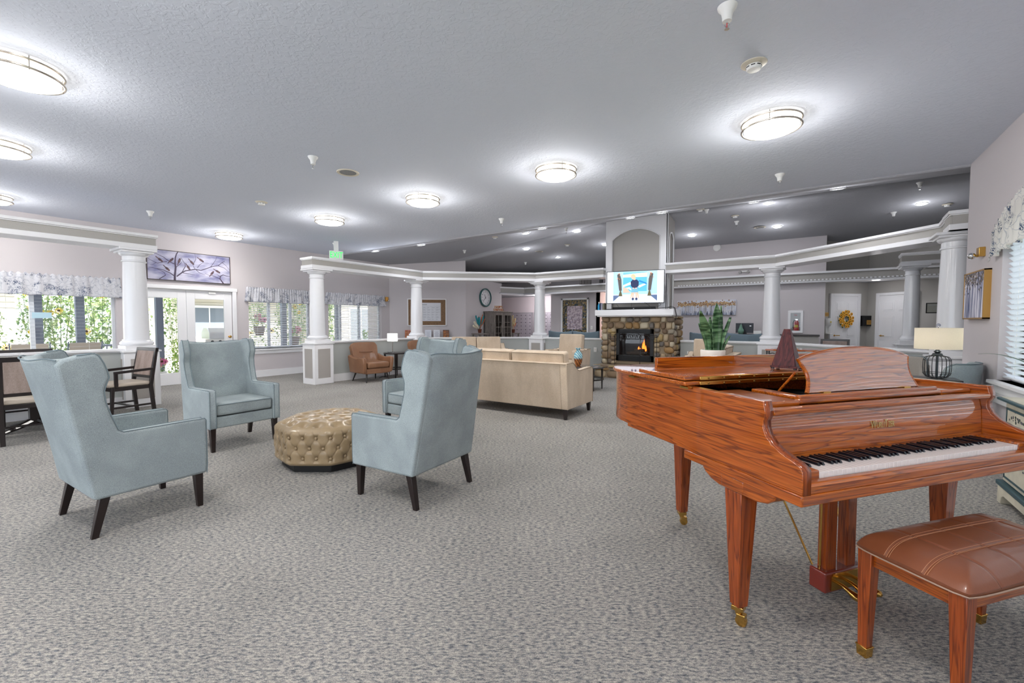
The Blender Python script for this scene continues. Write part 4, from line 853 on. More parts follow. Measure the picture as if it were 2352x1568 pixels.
t = thing('fire_extinguisher', 'red fire extinguisher inside the white wall cabinet', 'fire extinguisher', (-.30, 13.885, 1.115)); obj('tank', M().lathe([(0, 0), (.055, 0), (.058, .01), (.058, .2), (.04, .25), (.018, .27), (0, .27)], seg=20).tf(Matrix.Diagonal((1, .14, 1, 1))), mat('extinguisher red', c(190, 24, 30), .3), t)
obj('instruction_label', M().box(-.04, .04, -.0095, -.0085, .08, .15), mat('yellow label', c(220, 200, 90), .5), t); obj('hose', M().tube([(-.01, -.006, .28), (-.05, -.006, .27), (-.075, -.006, .2), (-.07, -.006, .05)], .008, 6), BLACK, t); obj('valve', M().box(-.03, .03, -.008, 0, .27, .30), CHROME, t)
# office doors in the recess
def panel_door(n, x, y, rz, w, h=2.03, knob=-1):
    t = bpy.data.objects.new('door_%d' % n, None); C.objects.link(t); t.location = (x, y, 0); t.rotation_euler = (0, 0, rz); t['kind'] = 'structure'
    obj('door_leaf', M().box(-w / 2, w / 2, -.03, .0, 0, h), TRIM, t); b = M()
    for x0, x1 in ((-w / 2 + .09, -.05), (.05, w / 2 - .09)):
        for z0, z1 in ((.2, .78), (.93, 1.5), (1.62, 1.88)):
            b.box(x0, x1, -.036, -.03, z0, z1); b.box(x0 + .035, x1 - .035, -.042, -.036, z0 + .035, z1 - .035)
    obj('raised_panel', b, TRIM, t, bev=.004)
    obj('door_casing', M().box(-w / 2 - .09, -w / 2, -.05, 0, 0, h + .07).box(w / 2, w / 2 + .09, -.05, 0, 0, h + .07).box(-w / 2, w / 2, -.05, 0, h, h + .07), TRIM, t, bev=.005)
    obj('door_handle', M().tube([(knob * (w / 2 - .06), -.03, .98), (knob * (w / 2 - .06), -.08, .98), (knob * (w / 2 - .18), -.08, .98)], .01, 8).ball((knob * (w / 2 - .06), -.035, .98), .025, 10, 8, 1, .3, 1), BRASS, t); return t
def onA(s_): return .33 + s_ * D45, 14.4 + s_ * D45
def onB(s_): return 1.285 + s_ * D45, 15.355 - s_ * D45
x, y = onA(.60); panel_door(3, x, y, R(45), .78)
x, y = onB(.78); panel_door(4, x, y, R(-45), .86)
x, y = onA(.57); t = thing('sunflower_wreath', 'yellow sunflower wreath hanging on the office door', 'wreath', (x + .07 * D45, y - .07 * D45, 1.42), R(45)); b = M(); g = M(); k2 = M()
for i in range(80): a = rnd.uniform(0, 6.283); r = rnd.gauss(.155, .03); g.ball((r * math.cos(a), rnd.uniform(-.02, .01), r * math.sin(a)), .035, 5, 4, rnd.uniform(.3, 1), .3, rnd.uniform(.3, 1))
for i in range(26):
    a = i * 6.283 / 26 * 1.0 + rnd.uniform(-.1, .1); r = .155 + (.045 if i % 2 else -.035); x, z = r * math.cos(a), r * math.sin(a)
    for j in range(10): q = j * .628; b.ball((x + .026 * math.cos(q), -.035, z + .026 * math.sin(q)), .018, 5, 4, 1, .4, 1)
    k2.ball((x, -.042, z), .014, 8, 6, 1, .5, 1)
obj('leaves', g, mat('wreath green', c(70, 92, 44), .8), t); obj('petals', b, mat('sunflower petals', c(236, 170, 44), .7), t); obj('flower_centre', k2, mat('sunflower centre', c(70, 34, 22), .8), t)
x, y = onA(.0); GO = mat('brass plaque', c(206, 160, 84), .4, .4)
t = thing('door_plaque', 'small gold plaque left of the wreath door', 'plaque', (.34, 14.3, 1.54), R(45)); obj('plate', M().box(-.09, .07, -.02, 0, -.05, .05), GO, t); b = M().box(-.06, .05, -.022, -.02, .01, .018).box(-.05, .04, -.022, -.02, -.02, -.012); obj('engraving', b, BLACK, t)
t = thing('sanitizer_dispenser', 'white wall dispenser with drip tray left of wreath door', 'dispenser', (.40, 14.36, 1.02), R(45)); obj('body', M().lathe([(0, .22), (.055, .22), (.075, .25), (.075, .38), (.05, .42), (0, .42)], seg=16), WHITE, t); obj('back_plate', M().box(-.07, .07, .0, .05, .02, .42), WHITE, t, bev=.01); obj('drip_tray', M().box(-.06, .06, -.09, .04, 0, .015).box(-.03, .03, .0, .02, 0, .2), WHITE, t, bev=.004); obj('instruction_label', M().box(-.02, .02, -.079, -.076, .30, .34), mat('yellow label', c(220, 200, 90), .5), t)
x, y = onA(1.24); t = thing('key_box', 'black wall box with gold plaque between the two office doors', 'box', (x, y, 1.37), R(45)); obj('box', M().box(-.12, .12, -.12, 0, -.14, .14), BLACK, t, bev=.004); obj('plaque', M().box(-.04, .1, -.123, -.12, -.1, .02), GO, t); obj('engraving', M().box(-.02, .08, -.125, -.123, -.03, -.022).box(-.01, .07, -.125, -.123, -.06, -.052), BLACK, t)
t = thing('certificate', 'black framed certificate behind the tallest right hand column', 'certificate', (2.48, 13.88, 1.66)); obj('frame', M().box(-.26, .26, -.02, 0, -.12, .12), BLACK, t, bev=.003); obj('sheet', M().box(-.24, .24, -.022, -.02, -.10, .10), mat('certificate paper', c(150, 150, 140), .7), t); obj('printed_line', M().box(-.22, .2, -.0235, -.022, .06, .07).box(-.1, .1, -.0235, -.022, .0, .008).box(-.14, .14, -.0235, -.022, -.03, -.024), mat('grey ink', c(160, 162, 172)), t)

# ------------------------------------------------------------------ upholstered seats
def leg_(x, y, z1, dx, dy, m=None, a=.052, a2=.034):
    return M().taper((x + dx, y + dy, 0), a2, a2, (x, y, z1), a, a)
def wingback(label, loc, rz, k=1.0):
    """high winged armchair, front towards +y"""
    t = thing('wingback_armchair', label, 'armchair', loc, rz, 'wingback armchairs')
    prof = [(-.31, .24), (.30, .24), (.305, .30), (.305, .62), (.295, .635), (-.16, .632), (-.185, .65), (-.215, .74), (-.24, .83), (-.247, .90), (-.235, .945), (-.222, .985), (-.228, 1.02), (-.245, 1.075), (-.265, 1.12), (-.285, 1.135), (-.36, 1.125), (-.42, 1.105), (-.450, 1.075)]
    for s_ in (-1, 1):
        a, b_ = sorted((s_ * .285, s_ * .36)); pb = M().prism(prof, a, b_, 'x')
        # wings flare outwards towards the top
        lean = lambda y, z: .015 * max(0, (z - .64) / .5) - .05 * max(0, (z - .64) / .5) * max(0, min(1, (-.25 - y) / .2)); pb.v = [(x + s_ * lean(y, z), y, z) for x, y, z in pb.v]
        obj('arm_and_wing', pb, BLUEGREY, t, bev=.026, bseg=4)
        for xx in (.358, .289):
            ed = [(s_ * (xx + lean(y, z) + (-.006 if xx > .3 else .006)), y, z) for y, z in prof[1:17]]
            obj('piping', M().tube(ed, .0034, 5), PIPE, t)
    def back(u, v):
        x = (u - .5) * 2; z = .24 + (1.118 - .24 - .026 * (1 - x * x) - .02 * x ** 12) * v; y = -.315 - .125 * v - .07 * (1 - x ** 4) * v
        return (x * (.345 - .035 * v), y, z)
    q = M(); s0 = len(q.v); nu, nv = 16, 12
    th = .085
    fo = [back(i / nu, j / nv) for i in range(nu + 1) for j in range(nv + 1)]
    q.grid(back, nu, nv); q.grid(lambda u, v: (back(u, v)[0] * .97, back(u, v)[1] + th, back(u, v)[2]), nu, nv)
    n = (nu + 1) * (nv + 1); w = nv + 1
    for i in range(nu): q.f += [(i * w + nv, (i + 1) * w + nv, n + (i + 1) * w + nv, n + i * w + nv), (i * w, (i + 1) * w, n + (i + 1) * w, n + i * w)]; q.m += [0, 0]
    for j in range(nv): q.f += [(j, j + 1, n + j + 1, n + j), (nu * w + j, nu * w + j + 1, n + nu * w + j + 1, n + nu * w + j)]; q.m += [0, 0]
    obj('backrest', q, BLUEGREY, t, bev=.02, bseg=3, smooth=50)
    obj('piping', M().tube([(lambda p: (p[0], p[1] - .001, p[2] + .002))(back(i / 20, 1)) for i in range(21)], .0045, 5), PIPE, t)
    obj('seat_rail', M().box(-.29, .29, -.30, .285, .24, .355), BLUEGREY, t, bev=.012)
    obj('seat_cushion', M().box(-.282, .282, -.24, .292, .365, .49), BLUEGREY, t, bev=.03, bseg=4)
    obj('piping', M().tube([(-.27, .292, .478), (.27, .292, .478)], .0045, 5), PIPE, t)
    for sx in (-1, 1): obj('leg', leg_(sx * .315, .255, .245, 0, .008), DARKLEG, t, bev=.003); obj('leg', leg_(sx * .315, -.255, .245, sx * .006, -.055), DARKLEG, t, bev=.003)
    return t
wingback('blue grey wingback armchair at far left with its back turned', (-3.93, 1.05, 0), R(2))
wingback('blue grey wingback armchair facing right, its seat in full view', (-5.27, 2.27, 0), R(-89))
wingback('blue grey wingback armchair right of ottoman with its back turned', (-2.60, 2.445, 0), R(94))
wingback('blue grey wingback armchair half hidden behind the one right of ottoman', (-3.85, 3.75, 0), R(176))

def sofa(label, loc, rz, w=1.96, d=.84, n=2, m=BEIGE, pm=BPIPE, hb=.77, ha=.665, cat='sofa', hc=.92):
    t = thing(cat, label, cat, loc, rz)
    prof = [(-d / 2, .14), (d / 2, .14), (d / 2, ha - .04), (d / 2 - .03, ha), (-d / 2 + .36, ha - .02), (-d / 2 + .30, ha - .005), (-d / 2 + .20, hb - .03), (-d / 2 + .15, hb), (-d / 2 - .05, hb), (-d / 2 - .06, hb - .02)]
    for s_ in (-1, 1):
        a, b_ = sorted((s_ * (w / 2 - .10), s_ * w / 2)); obj('arm', M().prism(prof, a, b_, 'x'), m, t, bev=.012, bseg=3)
        obj('piping', M().tube([(s_ * (w / 2 + .001), y, z) for y, z in prof[1:9]], .005, 5), pm, t)
    bp_ = [(-d / 2, .14), (-d / 2 + .16, .14), (-d / 2 + .13, hb), (-d / 2 - .06, hb)]
    obj('back_frame', M().prism(bp_, -w / 2 + .098, w / 2 - .098, 'x'), m, t, bev=.012, bseg=3)
    obj('piping', M().tube([(-w / 2 + .01, -d / 2 - .061, hb - .008), (w / 2 - .01, -d / 2 - .061, hb - .008)], .005, 5), pm, t)
    obj('seat_rail', M().box(-w / 2 + .1, w / 2 - .1, -d / 2 + .1, d / 2 - .01, .14, .29), m, t, bev=.01)
    cw = (w - .2) / n
    for i in range(n):
        x0 = -w / 2 + .1 + i * cw
        obj('seat_cushion', M().box(x0 + .004, x0 + cw - .004, -d / 2 + .28, d / 2, .295, .45), m, t, bev=.03, bseg=4)
        b = M().box(x0 + .006, x0 + cw - .006, -.09, .09, 0, hc - .44); b.tf(Matrix.Translation((0, -d / 2 + .22, .44)) @ Matrix.Rotation(R(8), 4, 'X'))
        o = obj('back_cushion', b, m, t, bev=.035, bseg=4)
        e = M(); q = [(x0 + .012, -.09, .02), (x0 + .012, -.09, hc - .455), (x0 + cw - .012, -.09, hc - .455), (x0 + cw - .012, -.09, .02)]
        e.tube([Matrix.Translation((0, -d / 2 + .22, .44)) @ Matrix.Rotation(R(8), 4, 'X') @ Vector(p) for p in q], .005, 5); obj('piping', e, pm, o)
    for sx in (-1, 1): obj('leg', leg_(sx * (w / 2 - .05), -d / 2 + .04, .145, 0, -.02, a=.06, a2=.036), DARKLEG, t, bev=.003); obj('leg', leg_(sx * (w / 2 - .05), d / 2 - .04, .145, 0, .01, a=.06, a2=.036), DARKLEG, t, bev=.003)
    return t
sofa('beige two cushion sofa with its back turned, facing the fireplace', (-3.66, 5.70, 0), R(1))
sofa('beige sofa right of fireplace seen over the piano lid', (-1.52, 8.1, 0), R(90), 2.1)
sofa('beige sofa far left behind the big beige sofa', (-7.15, 8.95, 0), R(225), 1.5, hc=.95)
b_ = sofa('beige armchair in front of the low wall left of fireplace', (-4.72, 9.30, 0), R(180), .80, .76, 1, hb=.70, ha=.70, cat='armchair', hc=1.05)
sofa('beige armchair behind the snake plant, far right of fireplace', (-1.72, 9.72, 0), R(185), .80, .76, 1, hb=.70, ha=.66, cat='armchair', hc=.98)
SLATE = fine(mat('slate blue cloth', c(112, 128, 138), .95, spec=.1), .12, 200)
for l, x, w in (('slate blue settee behind low wall, left one under the art glass', -6.0, .78), ('slate blue settee behind low wall, right one beside the fireplace', -5.2, .78), ('slate grey settee behind low wall right of fireplace', -2.05, .78), ('slate grey settee behind low wall left of the column', -1.22, .86)):
    t = thing('settee', l, 'settee', (x, 11.75, 0), 0, 'settees behind the low wall')
    def bk(u, v, w=w): xx = (u - .5) * 2; return (xx * w / 2, -.30 - .06 * v, .25 + (.80 + .045 * xx * xx) * v)
    obj('backrest', M().grid(bk, 12, 4), SLATE, t, solid=.09, bev=.02); obj('seat', M().box(-w / 2 + .03, w / 2 - .03, -.28, .35, .25, .45), SLATE, t, bev=.03)
    for sx in (-1, 1):
        for sy in (-.25, .3): obj('leg', leg_(sx * (w / 2 - .06), sy, .26, 0, 0), DARKLEG, t)
# blue chair by the window and grey loveseat behind the lamp
def tub(label, loc, rz, m, w=.72, h=.90, name='tub_chair', cat='armchair', ha=.62, d=.34, wx=0):
    t = thing(name, label, cat, loc, rz)
    pth = [(w / 2 - .05, d)] + [(w / 2 - .05 + .0 * i, d - (d + .18) * i / 5) for i in range(1, 6)] + [((w / 2 - .05 - wx) * math.cos(R(a)) + (wx if a < 90 else -wx if a > 90 else 0), -.18 - .20 * math.sin(R(a))) for a in range(15, 166, 15)] + [(-w / 2 + .05, -.18 + (d + .18) * i / 5) for i in range(0, 6)]
    n = len(pth)
    def hh(i):
        u = i / (n - 1); v = min(u, 1 - u) * 2; q = max(0, min(1, (v - .28) / .34)); q = q * q * (3 - 2 * q); return ha + (h - ha) * q
    def fn(u, v): i = min(n - 1, round(u * (n - 1))); x, y = pth[i]; z = .16 + (hh(i) - .16) * v; return (x * (1 + .06 * v), y - (.06 * v if y < 0 else 0), z)
    obj('shell', M().grid(fn, n - 1, 6), m, t, solid=.085, bev=.03, bseg=3, smooth=60)
    obj('piping', M().tube([(lambda p: (p[0] * 1.07, p[1] * 1.07 , p[2] + .0))(fn(i / (n - 1), 1)) for i in range(n)], .006, 5), PIPE, t)
    obj('seat_cushion', M().box(-w / 2 + .09, w / 2 - .09, -.26, d, .26, .46), m, t, bev=.03, bseg=3)
    for sx in (-1, 1):
        for sy in (-.24, d - .06): obj('leg', leg_(sx * (w / 2 - .1), sy, .18, 0, 0), DARKLEG, t)
    return t
tub('pale blue tub chair between piano and right window, back turned', (1.04, 6.62, 0), R(62), BLUEGREY, .62, .90)
GREYC = fine(mat('warm grey cloth', c(160, 154, 146), .95, spec=.1), .1, 200)
tub('large grey curved loveseat behind the cage lamp', (.72, 7.80, 0), R(165), GREYC, 1.05, .86, 'loveseat', 'loveseat', .60, .22, .15)

def leatherchair(label, loc, rz):
    t = thing('leather_armchair', label, 'armchair', loc, rz, 'tan leather armchairs')
    def bk(u, v):
        x = (u - .5) * 2; z = .30 + (.56 - .03 * (abs(x) ** 6)) * v; return (x * (.30 + .03 * v - .04 * (v > .9) * abs(x) ** 8), -.22 - .14 * v - .03 * math.cos(x * 1.3) * (1 - x * x * .3), z)
    obj('backrest', M().grid(bk, 16, 10), LEATHER, t, solid=.11, bev=.03, bseg=3, smooth=60)
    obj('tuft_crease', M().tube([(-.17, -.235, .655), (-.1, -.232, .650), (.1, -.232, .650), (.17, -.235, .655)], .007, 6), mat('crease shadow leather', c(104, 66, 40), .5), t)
    ap_ = [(-.34, .20), (.27, .20), (.29, .26), (.31, .50), (.28, .555), (.20, .56), (.0, .535), (-.18, .56), (-.30, .60), (-.36, .58)]
    for s_ in (-1, 1):
        a, b2 = sorted((s_ * .275, s_ * .36)); q = M().prism(ap_, a, b2, 'x'); q.v = [(x + s_ * .04 * (z - .2) / .4, y, z) for x, y, z in q.v]; obj('arm', q, LEATHER, t, bev=.03, bseg=4)
    obj('seat_frame', M().box(-.30, .30, -.32, .27, .19, .31), LEATHER, t, bev=.02, bseg=3)
    obj('seat_cushion', M().box(-.272, .272, -.22, .31, .315, .45), LEATHER, t, bev=.045, bseg=4)
    for sx in (-1, 1): obj('leg', M().tube([(sx * .25, .2, .2), (sx * .29, .26, 0)], .018, 10, rr=[.02, .011]), DARKW, t); obj('leg', M().tube([(sx * .25, -.25, .2), (sx * .29, -.33, 0)], .018, 10, rr=[.02, .011]), DARKW, t)
    return t
lc = leatherchair('tan leather armchair between the column and round table', (-8.22, 6.46, 0), R(-97)); reg(lc)
dup(lc, (-8.12, 8.12, 0), R(-92), 'tan leather armchair mostly hidden behind the wingbacks')
def round_table(label, loc, r, h, shelf=.2, topm=None):
    t = thing('round_table', label, 'table', loc)
    obj('tabletop', M().lathe([(0, h - .03), (r - .01, h - .03), (r, h - .02), (r, h - .004), (r - .012, h), (0, h)], seg=40), topm or DARKW, t, smooth=40)
    b = M().lathe([(r - .05, shelf), (r - .02, shelf), (r - .02, shelf + .022), (r - .05, shelf + .022), (r - .05, shelf)], seg=40, cap=False); obj('shelf_ring', b, DARKW, t)
    obj('shelf', M().cyl(0, 0, shelf + .004, shelf + .012, r - .04, 32), mat('dark glass', c(60, 62, 64), .1), t)
    for k in range(4): a = R(45 + 90 * k); q = r - .035; obj('leg', M().taper((q * math.cos(a), q * math.sin(a), 0), .02, .02, (q * math.cos(a), q * math.sin(a), h - .02), .034, .034), DARKW, t, bev=.002)
    return t
round_table('round dark side table between the two leather chairs', (-8.33, 7.27, 0), .30, .60)
round_table('round dark glass topped end table right of the sofa', (-3.64, 8.06, 0), .34, .46, topm=mat('smoked glass', c(66, 70, 74), .08, coat=.5))
t = thing('table_lamp', 'small lit lamp with square white shade on the round table', 'lamp', (-8.40, 7.22, .60)); obj('lamp_shade', M().taper((0, 0, .27), .21, .14, (0, 0, .46), .21, .14), mat('lit shade', c(255, 250, 244), emit=2.2), t, bev=.004)
obj('stem', M().cyl(0, 0, .015, .28, .008, 10), CHROME, t); obj('foot', M().cyl(0, 0, 0, .015, .06, 24), CHROME, t)
tag(obj('cable', M().tube([(-.08, -.1, .0), (-.02, -.2, .01), (.08, -.24, .0), (.16, -.2, .012), (.1, -.1, .004)], .006, 6), BLACK, loc=(-8.36, 7.25, .608)), 'dark coiled cord lying on the round table by the lamp', 'cable')
tag(obj('power_cord', M().tube([(-.1, .2, .16), (.0, .1, .05), (.08, -.05, .02), (.12, -.2, .05), (.05, -.25, .02)], .008, 6), BLACK, loc=(-8.45, 7.05, 0)), 'black power cord under the round side table', 'cable')
# vase
def swirl():
    m = mat('blown glass', c(80, 180, 200), .08, coat=.6); nt = m.node_tree; N = nt.nodes; L = nt.links; b = N['Principled BSDF']
    tc = N.new('ShaderNodeTexCoord'); w = N.new('ShaderNodeTexWave'); w.inputs['Scale'].default_value = 9; w.inputs['Distortion'].default_value = 5; w.bands_direction = 'DIAGONAL'
    L.new(tc.outputs['Object'], w.inputs[0]); r1 = N.new('ShaderNodeValToRGB'); r1.color_ramp.elements[0].color = c(60, 160, 186); r1.color_ramp.elements[1].color = c(214, 240, 244); L.new(w.outputs[0], r1.inputs[0])
    r2 = N.new('ShaderNodeValToRGB'); r2.color_ramp.elements[0].color = c(96, 44, 16); r2.color_ramp.elements[1].color = c(196, 120, 50); L.new(w.outputs[0], r2.inputs[0])
    sp_ = N.new('ShaderNodeSeparateXYZ'); L.new(tc.outputs['Object'], sp_.inputs[0]); mr = N.new('ShaderNodeMapRange'); mr.inputs[1].default_value = .13; mr.inputs[2].default_value = .17; L.new(sp_.outputs[2], mr.inputs[0])
    mx = N.new('ShaderNodeMix'); mx.data_type = 'RGBA'; L.new(mr.outputs[0], mx.inputs['Factor']); L.new(r2.outputs[0], mx.inputs['A']); L.new(r1.outputs[0], mx.inputs['B']); L.new(mx.outputs['Result'], b.inputs['Base Color']); return m
tag(obj('vase', M().lathe([(0, 0), (.045, 0), (.05, .01), (.075, .08), (.088, .17), (.08, .24), (.045, .29), (.03, .31), (.034, .335), (.068, .352), (.064, .356), (.026, .325), (0, .32)], seg=32), swirl(), loc=(-3.81, 7.98, .46), smooth=60), 'blue and amber swirled glass vase on the round end table', 'vase')

# ------------------------------------------------------------------ tufted ottoman
def ottoman():
    t = thing('tufted_ottoman', 'gold leather tufted octagonal ottoman between the wingback armchairs', 'ottoman', (-3.83, 2.52, 0), R(11))
    G = mat('gold leather', c(150, 129, 98), .34, coat=.2, bump=.1, bscale=140, bdist=.002, col2=c(162, 140, 108), scale=5)
    Rr = .505
    def oc(a, r):   # octagon radius with softened corners
        k = (a % (math.pi / 4)) - math.pi / 8; return r * (math.cos(math.pi / 8) / math.cos(k)) * .5 + r * .5 * (1 - .25 * (abs(k) / (math.pi / 8)) ** 2 + .25 * .3) * .98 if False else r * math.cos(math.pi / 8) / math.cos(k) * (1 - .02 * (abs(k) / (math.pi / 8)) ** 4)
    side = []; N1 = 24
    for lv, z in enumerate((.135, .225, .315)):
        for i in range(N1): side.append(((i + .5 * (lv % 2)) * 2 * math.pi / N1, z))
    top = [(0, 0)] + [(r, (i + .5 * (q % 2)) * 2 * math.pi / n_) for q, (r, n_) in enumerate(((.14, 6), (.27, 12), (.39, 18))) for i in range(n_)]
    nu, nv = 480, 44; b = M(); vs_ = []
    def dent(d, w=.032): return math.exp(-(d / w) ** 2)
    for j in range(nv + 1):
        z = .07 + .33 * j / nv
        for i in range(nu):
            a = 2 * math.pi * i / nu; r = oc(a, Rr); fz = 1 - max(0, (z - .34) / .06) ** 2 * .10 - max(0, (.10 - z) / .03) ** 2 * .05; r *= fz
            dp = 0; pl = 0
            for ba, bz in side:
                da = (a - ba + math.pi) % (2 * math.pi) - math.pi
                if abs(da) < .3:
                    dx = da * r; dz = z - bz; dp += dent(math.hypot(dx, dz), .026)
            # diamond pleats between buttons
            u_ = a * N1 / (2 * math.pi); w_ = (z - .135) / .09
            f1 = abs(((u_ - w_ / 2) % 1) - .5) ; f2 = abs(((u_ + w_ / 2) % 1) - .5)
            pl = max(math.exp(-((.5 - f1) / .035) ** 2), math.exp(-((.5 - f2) / .035) ** 2)) if .1 < z < .37 else 0
            r -= .024 * min(1, dp) + .008 * min(1, pl)
            vs_.append((r * math.cos(a), r * math.sin(a), z))
    f = [(j * nu + i, j * nu + (i + 1) % nu, (j + 1) * nu + (i + 1) % nu, (j + 1) * nu + i) for j in range(nv) for i in range(nu)]
    o0 = len(vs_) - nu; rings = 30
    for q in range(1, rings):
        k = 1 - q / rings
        for i in range(nu):
            x, y, z = vs_[o0 + i]; x, y = x * k, y * k; r = math.hypot(x, y); a = math.atan2(y, x)
            h = .40 + .035 * math.sin(min(1, (1 - k) * 4) * math.pi / 2)
            d = 0
            for br, ba in top: d += dent(math.hypot(x - br * math.cos(ba), y - br * math.sin(ba)), .036)
            h -= .034 * min(1, d); vs_.append((x, y, h))
        s1 = o0 + (q - 1) * nu; s2 = o0 + q * nu
        f += [(s1 + i, s1 + (i + 1) % nu, s2 + (i + 1) % nu, s2 + i) for i in range(nu)]
    vs_.append((0, 0, .40)); e = len(vs_) - 1; s1 = o0 + (rings - 1) * nu; f += [(s1 + i, s1 + (i + 1) % nu, e) for i in range(nu)]
    obj('upholstery', b.add(vs_, f), G, t, smooth=180)
    bt = M().ball((0, 0, 0), .0145, 12, 8, 1, 1, .6); first = None
    for ba, bz in side:
        r = oc(ba, Rr) * (1 if bz < .34 else .98) - .016
        o = obj('button', bt, G, t, smooth=180) if first is None else first.copy()
        if first is None: first = o
        else: C.objects.link(o); o.parent = t
        o.location = (r * math.cos(ba), r * math.sin(ba), bz); o.rotation_euler = (0, R(90), ba)
    top_b = top[:14]
    for br, ba in top_b: o = first.copy(); C.objects.link(o); o.parent = t; o.location = (br * math.cos(ba), br * math.sin(ba), .406); o.rotation_euler = (0, 0, 0)
    q = [( .43 * math.cos(k * math.pi / 4), .43 * math.sin(k * math.pi / 4)) for k in range(8)]
    obj('plinth', M().prism(q, 0, .085), BLACK, t, bev=.004)
ottoman()

# ------------------------------------------------------------------ dining set on the left
LIN = fine(mat('chair linen', c(150, 134, 126), .95, col2=c(168, 152, 144), scale=9, stretch=(1, 1, .2), spec=.1), .15, 260, (1, 1, .2)); SEATV = mat('cream vinyl seat', c(186, 174, 160), .5)
def dining(label, loc, rz):
    t = thing('dining_chair', label, 'dining chair', loc, rz, 'dark framed dining chairs')
    for sx in (-1, 1):
        obj('rear_leg', M().prism([(-.28, 0), (-.24, 0), (-.20, .42), (-.29, .95), (-.325, .95), (-.245, .42)], sx * .245 - .02, sx * .245 + .02, 'x'), DARKW, t, bev=.003)
        obj('front_leg', M().taper((sx * .245, .24, 0), .03, .03, (sx * .245, .22, .44), .042, .042), DARKW, t, bev=.003)
        obj('armrest', M().prism([(-.25, .64), (.2, .615), (.2, .65), (-.255, .675)], sx * .25 - .02, sx * .25 + .02, 'x').box(sx * .25 - .016, sx * .25 + .016, .16, .2, .44, .63), DARKW, t, bev=.004)
        obj('stretcher', M().box(sx * .245 - .012, sx * .245 + .012, -.25, .23, .14, .165), DARKW, t)
    obj('stretcher', M().box(-.24, .24, -.01, .015, .145, .165), DARKW, t)
    obj('top_rail', M().prism([(-.285, .90), (-.325, .90), (-.33, .955), (-.29, .955)], -.265, .265, 'x'), DARKW, t, bev=.003); obj('lower_rail', M().prism([(-.215, .52), (-.25, .52), (-.255, .56), (-.22, .56)], -.24, .24, 'x'), DARKW, t, bev=.003)
    obj('backrest', M().prism([(-.215, .555), (-.26, .555), (-.325, .91), (-.28, .91)], -.225, .225, 'x'), LIN, t, bev=.01)
    obj('seat_frame', M().box(-.25, .25, -.22, .24, .38, .43), DARKW, t, bev=.003)
    obj('seat', M().box(-.245, .245, -.22, .25, .43, .485), SEATV, t, bev=.02, bseg=3)
    return t
dc = dining('dark dining chair at left picture edge, its back turned', (-7.34, 1.06, 0), R(86)); reg(dc)
dup(dc, (-8.10, 2.06, 0), R(188), 'dark dining chair seen from the side before the first pedestal')
dup(dc, (-8.62, 1.22, 0), R(-94), 'dark dining chair across the table at left edge')
dup(dc, (-7.95, .38, 0), R(5), 'dark dining chair left of the table beyond the picture edge')
t = thing('dining_table', 'dark pedestal dining table among the chairs at far left', 'table', (-7.98, 1.18, 0)); obj('tabletop', M().lathe([(0, .70), (.44, .70), (.46, .715), (.46, .735), (0, .74)], seg=40), DARKW, t); obj('pedestal', M().box(-.06, .06, -.06, .06, .06, .70), DARKW, t, bev=.006)
for k in range(4): a = R(30 + 90 * k); obj('foot', M().tube([(0, 0, .12), (.18 * math.cos(a), .18 * math.sin(a), .06), (.34 * math.cos(a), .34 * math.sin(a), .02)], .03, 8, rr=[.04, .03, .02]), DARKW, t)
tag(obj('serving_tray', M().box(-.17, .17, -.12, .12, 0, .02).box(-.17, .17, -.12, -.105, .02, .05).box(-.17, .17, .105, .12, .02, .05), DARKW, loc=(-8.0, 1.45, .74), rot=(0, 0, .2), bev=.004), 'dark box like tray on the dining table behind the left wingback', 'tray')

# ------------------------------------------------------------------ grand piano (x along the keyboard, y towards the tail)
PX, PY, PTH = -.008, 1.862, .903
def plocal(s, t_): return PX + math.cos(PTH) * s - math.sin(PTH) * t_, PY + math.sin(PTH) * s + math.cos(PTH) * t_
t = piano = thing('grand_piano', 'glossy oak baby grand piano with music desk up', 'piano', (PX, PY, 0), PTH)
PWD = 1.446
side = [(0, .66), (0, .785), (.010, .800), (.030, .810), (.06, .82), (.094, .832), (.131, .852), (.157, .878), (.171, .908), (.173, .935), (.163, .955), (.163, .975), (.172, 1.012), (.62, 1.012), (.62, .70), (.04, .70)]
side = [(0, .70)] + side[1:-2] + [(.62, .70)]
for x0, e in ((0, 1.13), (PWD - .042, .62)): obj('cheek', M().prism([(min(y, .61) + (e - .61 if y > .6 else 0), z) for y, z in side], x0, x0 + .042, 'x'), OAKY, t, bev=.004, bseg=3, smooth=40); obj('bed_side', M().box(x0 - .003, x0 + .045, 0.0, .622, .658, .699), OAKY, t, bev=.003)
for x0 in (0, PWD - .042):
    fp = [(-.0012, .70)] + [(y - .0012, z + .0004) for y, z in side[1:13]]
    obj('cheek_face', M().grid(lambda u, v: (x0 + .003 + .036 * v,) + fp[min(len(fp) - 1, round(u * (len(fp) - 1)))], len(fp) - 1, 1), OAKZ, t, solid=.0015, smooth=60)
